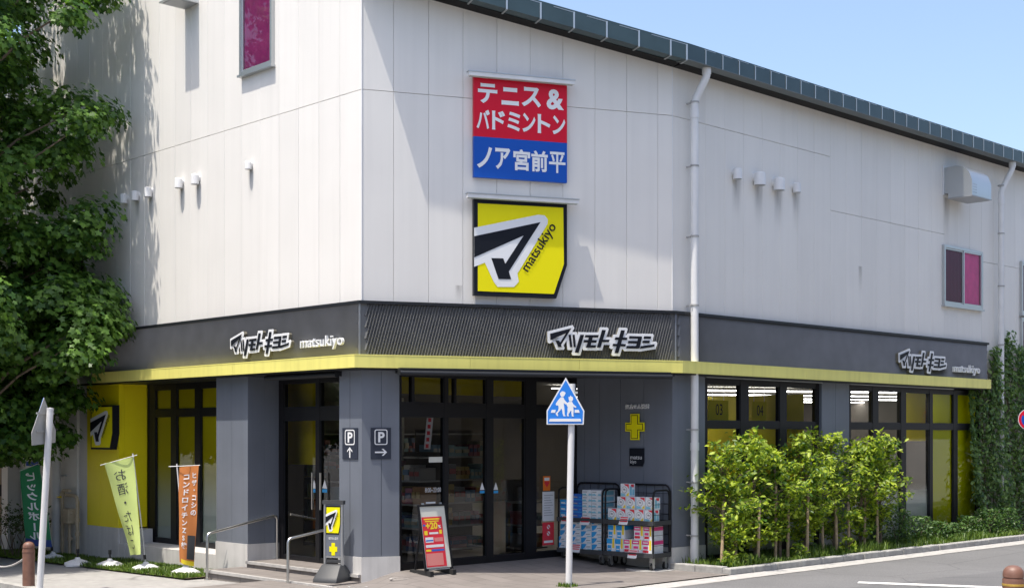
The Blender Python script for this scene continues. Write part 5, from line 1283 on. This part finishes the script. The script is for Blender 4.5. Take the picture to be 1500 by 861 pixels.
# ================================================================== vegetation
def rot_from_normals(nrm, ang):
    n = nrm/np.linalg.norm(nrm, axis=1, keepdims=True)
    ref = np.where(np.abs(n[:, 2:3]) < .9, np.array([[0, 0, 1.]]), np.array([[1., 0, 0]]))
    x = np.cross(ref, n); x /= np.linalg.norm(x, axis=1, keepdims=True); y = np.cross(n, x)
    c, s = np.cos(ang)[:, None], np.sin(ang)[:, None]
    return x*c+y*s, y*c-x*s, n
MAPLE = np.array([(0, 0, 0)]+[(r*math.cos(R(a)), r*math.sin(R(a)), -.10*r*r+.0) for a, r in ((-120, .42), (-78, .18), (-35, .70), (-10, .52), (25, .95), (62, .62), (90, 1.08), (118, .62), (155, .95), (190, .52), (215, .70), (258, .18))])*.55
MAPLE_T = np.array([(0, i, i+1) for i in range(1, 12)]+[(0, 12, 1)])
OVAL = np.array([(0, -.5, 0), (.22, -.15, .06), (.22, .2, .06), (0, .55, -.04), (-.22, .2, .06), (-.22, -.15, .06), (0, 0, 0)])
OVAL_T = np.array([(6, 0, 1), (6, 1, 2), (6, 2, 3), (6, 3, 4), (6, 4, 5), (6, 5, 0)])
def leaves(name, pos, nrm, size, tpl, tri, m, parent, kind=None):
    n = len(pos); ang = rng.uniform(0, 2*np.pi, n); X, Y, Z = rot_from_normals(nrm, ang)
    curl = rng.uniform(.3, 2.2, n)[:, None, None]
    v = pos[:, None, :]+size[:, None, None]*(tpl[None, :, 0:1]*X[:, None]+tpl[None, :, 1:2]*Y[:, None]+curl*tpl[None, :, 2:3]*Z[:, None])
    t = (tri[None]+(np.arange(n)*len(tpl))[:, None, None]).reshape(-1, 3)
    return npmesh(name, v.reshape(-1, 3), t, m, parent, kind=kind)
# ---- the big street tree beside the gable wall
tc = A.P(-8.6, 2.3, 0); tz = gheight(tc.x, tc.y)
tr = thing('street_tree', 'big leafy broad leaved tree covering the end of the white wall', 'tree', (tc.x, tc.y, tz))
m_ = MB(); m_.tube([(tc.x, tc.y, tz-.2), (tc.x+.03, tc.y, tz+1), (tc.x-.05, tc.y+.05, 3), (tc.x+.05, tc.y, 5.5), (tc.x, tc.y+.05, 8), (tc.x, tc.y, 12)], [.26, .2, .17, .14, .09, .03], 10); obj('trunk', m_, M['bark'], tr, sm=True)
cl = []; br = MB(); i = 0
while len(cl) < 520:
    i += 1
    z = random.uniform(1.75, 13.2) if random.random() < .66 else random.uniform(1.75, 6.2); wa = .35+4.6*random.random()**1.7; rad = random.uniform(.36, .66)
    if wa < rad*.55+.2: continue
    edge = -5.08-.05*wa-rad*.8-(.45 if 4.2 < z < 5.9 else 0)-.26*(1+math.sin(2.1*z+.7)*math.cos(.9*z))-.25*random.random()
    if z < 3.2: edge -= .95*(3.2-z)+.2
    if z > 10.5: edge -= .5*(z-10.5)
    ua = edge-(edge+12.2)*random.random()**1.15
    p_ = A.P(ua, wa, 0); x, y = p_.x, p_.y; a = math.atan2(y-tc.y, x-tc.x); r = math.hypot(x-tc.x, y-tc.y)
    if r > 4.9: continue
    cl.append((x, y, z, rad, a))
    if len(cl) % 5 == 0 and z > 3.4:
        zb_ = max(1.9, z-.55*r-.2); m1 = V3(tc.x+.5*(x-tc.x), tc.y+.5*(y-tc.y), zb_+.62*(z-zb_))
        br.tube([(tc.x, tc.y, zb_), m1, (x, y, z)], [.04, .022, .006], 5)
for k in range(85):
    z = random.uniform(1.95, 4.2); ua = random.uniform(-11.4, -7.3); wa = random.uniform(.7, 4.2); p_ = A.P(ua, wa, 0)
    cl.append((p_.x, p_.y, z, random.uniform(.4, .66), math.atan2(p_.y-tc.y, p_.x-tc.x)))
obj('limb', br, M['bark'], tr, kind='stuff')
P_, N_, Sz = [], [], []
for x, y, z, rad, a in cl:
    n = int(205*rad/.5*random.uniform(.75, 1.25)); d = rng.normal(size=(n, 3)); d /= np.linalg.norm(d, axis=1, keepdims=True)
    rr_ = rad*rng.uniform(.35, 1.05, n)[:, None]; p = np.array([x, y, z])+d*rr_*np.array([1.05, 1.05, .62]); p[:, 2] -= .25*((p[:, 0]-x)**2+(p[:, 1]-y)**2)
    P_.append(p); N_.append(d*np.array([.75, .75, .5])+np.array([0, 0, .62])+rng.normal(size=(n, 3))*.28+np.array([.4*math.cos(a), .4*math.sin(a), 0])); Sz.append(rng.uniform(.095, .18, n))
P_, N_, Sz = np.concatenate(P_), np.concatenate(N_), np.concatenate(Sz)
wa = (P_[:, 0]-A.o[0])*A.n[0]+(P_[:, 1]-A.o[1])*A.n[1]; k = wa > .14
leaves('crown', P_[k], N_[k], Sz[k], MAPLE, MAPLE_T, M['leaf'], tr)

# ---- the row of young trees in the planting bed
DESC = ['beside the downpipe', 'second from the downpipe', 'before the middle of the near window', 'before the far edge of the near window', 'before the grey pier', 'before the near edge of the far window', 'last of the row toward the ivy']
TX = [(1068, .56, 1.6), (1106, .5, 1.8), (1143, .55, 1.55), (1180, .5, 1.7), (1222, .52, 1.9), (1260, .5, 1.65), (1290, .52, 1.75)]
for i, (px, w, ht) in enumerate(TX):
    u = C.u(px, w); b = C.P(u, w, .09)
    t = thing('young_tree', 'slim young tree with bright green leaves '+DESC[i], 'young tree', b, 'young trees in the planting bed')
    lean = random.uniform(-.12, .12); m_ = MB(); pts = [b-V3(0, 0, .1), b+V3(lean*.2, 0, .5), b+V3(lean*.7, .03, 1.1), b+V3(lean, 0, ht)]; m_.tube(pts, [.028, .024, .018, .006], 7); obj('trunk', m_, M['bark'], t, sm=True)
    m_ = MB(); P_, N_, Sz = [], [], []
    for j in range(56):
        z = .28+(ht-.25)*random.uniform(0, 1)**.95; a = random.uniform(0, 6.283); f = (z-.3)/(ht-.3)
        L = (.46*(1-.6*abs(f-.5)/.5)+.08)*random.uniform(.35, 1.3)
        s_ = b+V3(lean*f, 0, z-.18); e_ = s_+V3(math.cos(a)*L, math.sin(a)*L, .22+.22*random.random())
        if C.loc((e_.x, e_.y))[1] < .08: continue
        m_.tube([s_, s_.lerp(e_, .5)+V3(0, 0, .05), e_], [.007, .005, .002], 4, caps=False)
        n = 44; q = rng.uniform(.35, 1.06, n)[:, None]; p = np.array(s_)*(1-q)+np.array(e_)*q+rng.normal(size=(n, 3))*np.array([.062, .062, .030])
        P_.append(p); N_.append(rng.normal(size=(n, 3))*.55+np.array([.15*math.cos(a)-.1, .15*math.sin(a)-.15, .85])); Sz.append(rng.uniform(.05, .105, n))
    obj('branch', m_, M['bark'], t, kind='stuff')
    leaves('crown', np.concatenate(P_), np.concatenate(N_), np.concatenate(Sz), OVAL, OVAL_T, M['shrubleaf'], t)
SD = ['leaning stake beside the downpipe end of the bed', 'leaning stake under the first young tree', 'leaning stake between the first and second young trees', 'leaning stake under the second young tree', 'leaning stake between the second and third young trees', 'leaning stake under the third young tree', 'leaning stake under the fourth young tree', 'leaning stake between the fourth and fifth young trees', 'leaning stake before the grey pier', 'leaning stake under the sixth young tree', 'leaning stake at the far end of the tree row']
for i, px in enumerate((1057, 1078, 1110, 1136, 1154, 1182, 1206, 1226, 1244, 1266, 1286)):
    w = .62+.06*(i % 3); u = C.u(px, w); b = C.P(u, w, .08); top = C.P(u+random.uniform(.08, .20), w-.1, random.uniform(.95, 1.25))
    t = thing('tree_stake', 'pale wooden '+SD[i], 'tree stake', b, 'tree stakes in the planting bed'); m_ = MB(); m_.tube([b-V3(0, 0, .05), b.lerp(top, .5), top], [.026, .024, .021], 8); obj('pole', m_, M['stake'], t, sm=True)
    m_ = MB(); m_.tube([b.lerp(top, .8), b.lerp(top, .84)], .03, 8); obj('tie', m_, M['bark'], t)
# ---- ivy on the far end of the road side wall
u0, u1 = C.u(1428, .1), 15.0
iv = thing('wall_ivy', 'dense hanging green ivy covering the end of the road side wall', 'ivy', C.P((u0+u1)/2, .1, .1))
n = 15000; uu = rng.uniform(u0-.1, u1, n); zz = rng.uniform(.0, 1, n)**.92*(3.75+.18*np.sin(uu*4.3)+.12*np.sin(uu*9.7)); bulge = .13+.10*np.sin(uu*5.1+zz*.8)+.05*np.sin(uu*11+2*zz)+.16*np.exp(-zz*1.1)
ww_ = bulge*rng.uniform(.15, 1.25, n)+.03
keep = ~((uu < C.u(1450, .3)) & (zz > 2.85) & (zz < 3.15) & (ww_ < .3)) & ~((uu < 9.72) & (zz > 2.85))
pos = np.stack([C.o[0]+C.r[0]*uu+C.n[0]*ww_, C.o[1]+C.r[1]*uu+C.n[1]*ww_, zz+.08], 1)[keep]
nr = np.stack([np.full(n, C.n[0]), np.full(n, C.n[1]), np.full(n, .55)], 1)[keep]+rng.normal(size=(int(keep.sum()), 3))*.5
leaves('foliage', pos, nr, rng.uniform(.07, .14, len(pos)), OVAL, OVAL_T, M['ivy'], iv)
m_ = MB()
for k in range(40):
    u = random.uniform(u0, u1); pts = [C.P(u+.08*math.sin(j*1.3+k), .05+.02*math.sin(j), .05+j*.36) for j in range(10)]; m_.tube(pts, .009, 4, caps=False)
obj('stem', m_, M['bark'], iv, kind='stuff')
# ---- low growth in the bed and grass
def tufts(name, F, n, u0, u1, w0, w1, zf, hmin, hmax, m, spread=.5):
    uu, ww_ = rng.uniform(u0, u1, n), rng.uniform(w0, w1, n); x = F.o[0]+F.r[0]*uu+F.n[0]*ww_; y = F.o[1]+F.r[1]*uu+F.n[1]*ww_
    z = np.array([zf(a, b) for a, b in zip(x, y)]); h = rng.uniform(hmin, hmax, n)*(.65+.35*np.sin(uu*2.7)*np.cos(ww_*6+uu)); a = rng.uniform(0, 6.283, n); bnd = rng.uniform(.1, 1, n)*spread*h; wd = .006+.006*rng.random(n)
    dx, dy = np.cos(a), np.sin(a); b = np.stack([x, y, z-.005], 1); s = np.stack([-dy*wd, dx*wd, 0*x], 1); mid = b+np.stack([dx*bnd*.35, dy*bnd*.35, h*.6], 1); tip = b+np.stack([dx*bnd, dy*bnd, h], 1)
    v = np.stack([b-s, b+s, mid+s*.7, mid-s*.7, tip], 1).reshape(-1, 3); t = (np.array([(0, 1, 2), (0, 2, 3), (3, 2, 4)])[None]+(np.arange(n)*5)[:, None, None]).reshape(-1, 3)
    return npmesh(name, v, t, m, None, (float(x[0]), float(y[0]), .0), kind='stuff')
bedz = lambda x, y: .09
tufts('lawn_grass', A, 24000, -12.5, -3.0, .0, 1.0, lawnh, .03, .11, M['grass'], .7)
tufts('bed_grass', C, 9000, .1, 9.5, .1, .97, bedz, .06, .24, M['grass'], .8)
tufts('verge_grass', A, 160, A.loc((t0.x, t0.y))[0]-.14, A.loc((t0.x, t0.y))[0]+.10, A.loc((t0.x, t0.y))[1]-.1, A.loc((t0.x, t0.y))[1]+.12, aheight, .04, .10, M['grass'])
def plantpatch(name, label, cat, F, pts, m, n, sz, hgt, sp, group):
    for i, (u, w) in enumerate(pts):
        b = F.P(u, w, .08); t = thing(name, label[i], cat, b, group); k = n
        h = rng.uniform(0, 1, k)**.8*hgt[i]; r_ = sp*(1-.5*h/hgt[i])*np.sqrt(rng.uniform(0, 1, k)); a = rng.uniform(0, 6.283, k)
        pos = np.stack([b.x+r_*np.cos(a), b.y+r_*np.sin(a), .10+h], 1); wv = (pos[:, 0]-F.o[0])*F.n[0]+(pos[:, 1]-F.o[1])*F.n[1]; pos = pos[(wv > .05) & (wv < 1.12)]
        leaves('foliage', pos, rng.normal(size=(len(pos), 3))*.6+np.array([0, -.2, .8]), rng.uniform(sz*.6, sz*1.3, len(pos)), OVAL, OVAL_T, m, t)
        m_ = MB()
        for q_ in range(7): 
            an = random.uniform(0, 6.28); m_.tube([b, b+V3(.12*math.cos(an)*sp*2, .12*math.sin(an)*sp*2, hgt[i]*.6), b+V3(.3*math.cos(an)*sp*2, .3*math.sin(an)*sp*2, hgt[i]*.95)], .004, 4, caps=False)
        obj('stem', m_, M['bark'], t)
pu = [C.u(x, .55) for x in (1318, 1345, 1372, 1398, 1422, 1448, 1476)]
plantpatch('fern_clump', ['tall feathery weed clump after the last young tree', 'feathery weed clump before the frosted pane', 'low feathery weed clump before the first lime pane', 'low leafy clump between the lime panes', 'leafy clump at the ivy edge', 'leafy clump at the foot of the ivy', 'leafy clump before the far downpipe'], 'plant', C, [(u, .5+.05*(i % 2)) for i, u in enumerate(pu)], M['fern'], 620, .058, [.62, .48, .36, .30, .40, .5, .5], .40, 'weed clumps in the planting bed')
wu = [C.u(x, .8) for x in (1068, 1090, 1170, 1242)]
plantpatch('weed_plant', ['bright weed on the bed corner near the kerb end', 'bright weed just along from the bed corner', 'bright weed between the stakes mid bed', 'bright weed near the grey pier'], 'plant', C, [(u, .8) for u in wu], M['shrubleaf'], 90, .075, [.22, .16, .24, .26], .20, 'bright weeds along the kerb')
# hedge stems by the beige wall
hb = at(6, 815, 24.4)
t = thing('leggy_hedge', 'leggy low hedge with bare stems before the beige building', 'hedge', (hb.x, hb.y, gheight(hb.x, hb.y))); m_ = MB(); P_ = []
for k in range(46):
    x, y = hb.x-random.uniform(-.55, 1.3), hb.y+random.uniform(-.2, .3); p0 = V3(x, y, -.25); p1 = p0+V3(random.uniform(-.25, .25), random.uniform(-.1, .1), .45); p2 = p1+V3(random.uniform(-.25, .25), random.uniform(-.1, .1), random.uniform(.2, .5)); m_.tube([p0, p1, p2], [.009, .007, .003], 4, caps=False)
    q = rng.uniform(.35, 1.1, 40)[:, None]; P_.append(np.array(p1)*(1-q)+np.array(p2)*q+rng.normal(size=(40, 3))*.09)
obj('stem', m_, M['bark'], t); P_ = np.concatenate(P_); leaves('foliage', P_, rng.normal(size=P_.shape)*.6+np.array([0, 0, .7]), rng.uniform(.04, .075, len(P_)), OVAL, OVAL_T, M['drygrass'], t)

# ================================================================== across the road, seen only in the glass
def opposite(F, u0, u1, w, d, h, label):
    t = thing('opposite_house', label, 'house', F.P((u0+u1)/2, w, 0), 'houses across the road')
    Fb = Fr(F.P(u1, w, 0)[:2], (-F.r[0], -F.r[1])); L = u1-u0
    part('wall', M['roofout'], (Fb, 0, L, -d, 0, -.3, h), parent=t); part('roof', M['teal'], (Fb, -.3, L+.3, -d-.3, .4, h+.002, h+.25), parent=t)
    n = int(L/2.4)
    for i in range(n):
        for z in (.9, 3.9, 6.7):
            if z+1.4 < h: part('window', M['winout'], (Fb, .6+2.4*i, 2.0+2.4*i, .002, .05, z, z+1.4), parent=t)
opposite(C, -12, 1, 16.5, 8, 9.0, 'plain grey house reflected in the shop windows nearer the corner')
opposite(C, 2, 14, 16.8, 8, 10.0, 'plain grey house reflected in the far shop windows')
opposite(C, 15, 32, 16.5, 8, 8.5, 'plain grey house further along the road')
opposite(A, 2, 14, 19, 8, 9.0, 'plain grey house behind the near street corner')
opposite(A, -22, 0, 18, 8, 9.5, 'plain grey house across the side road')
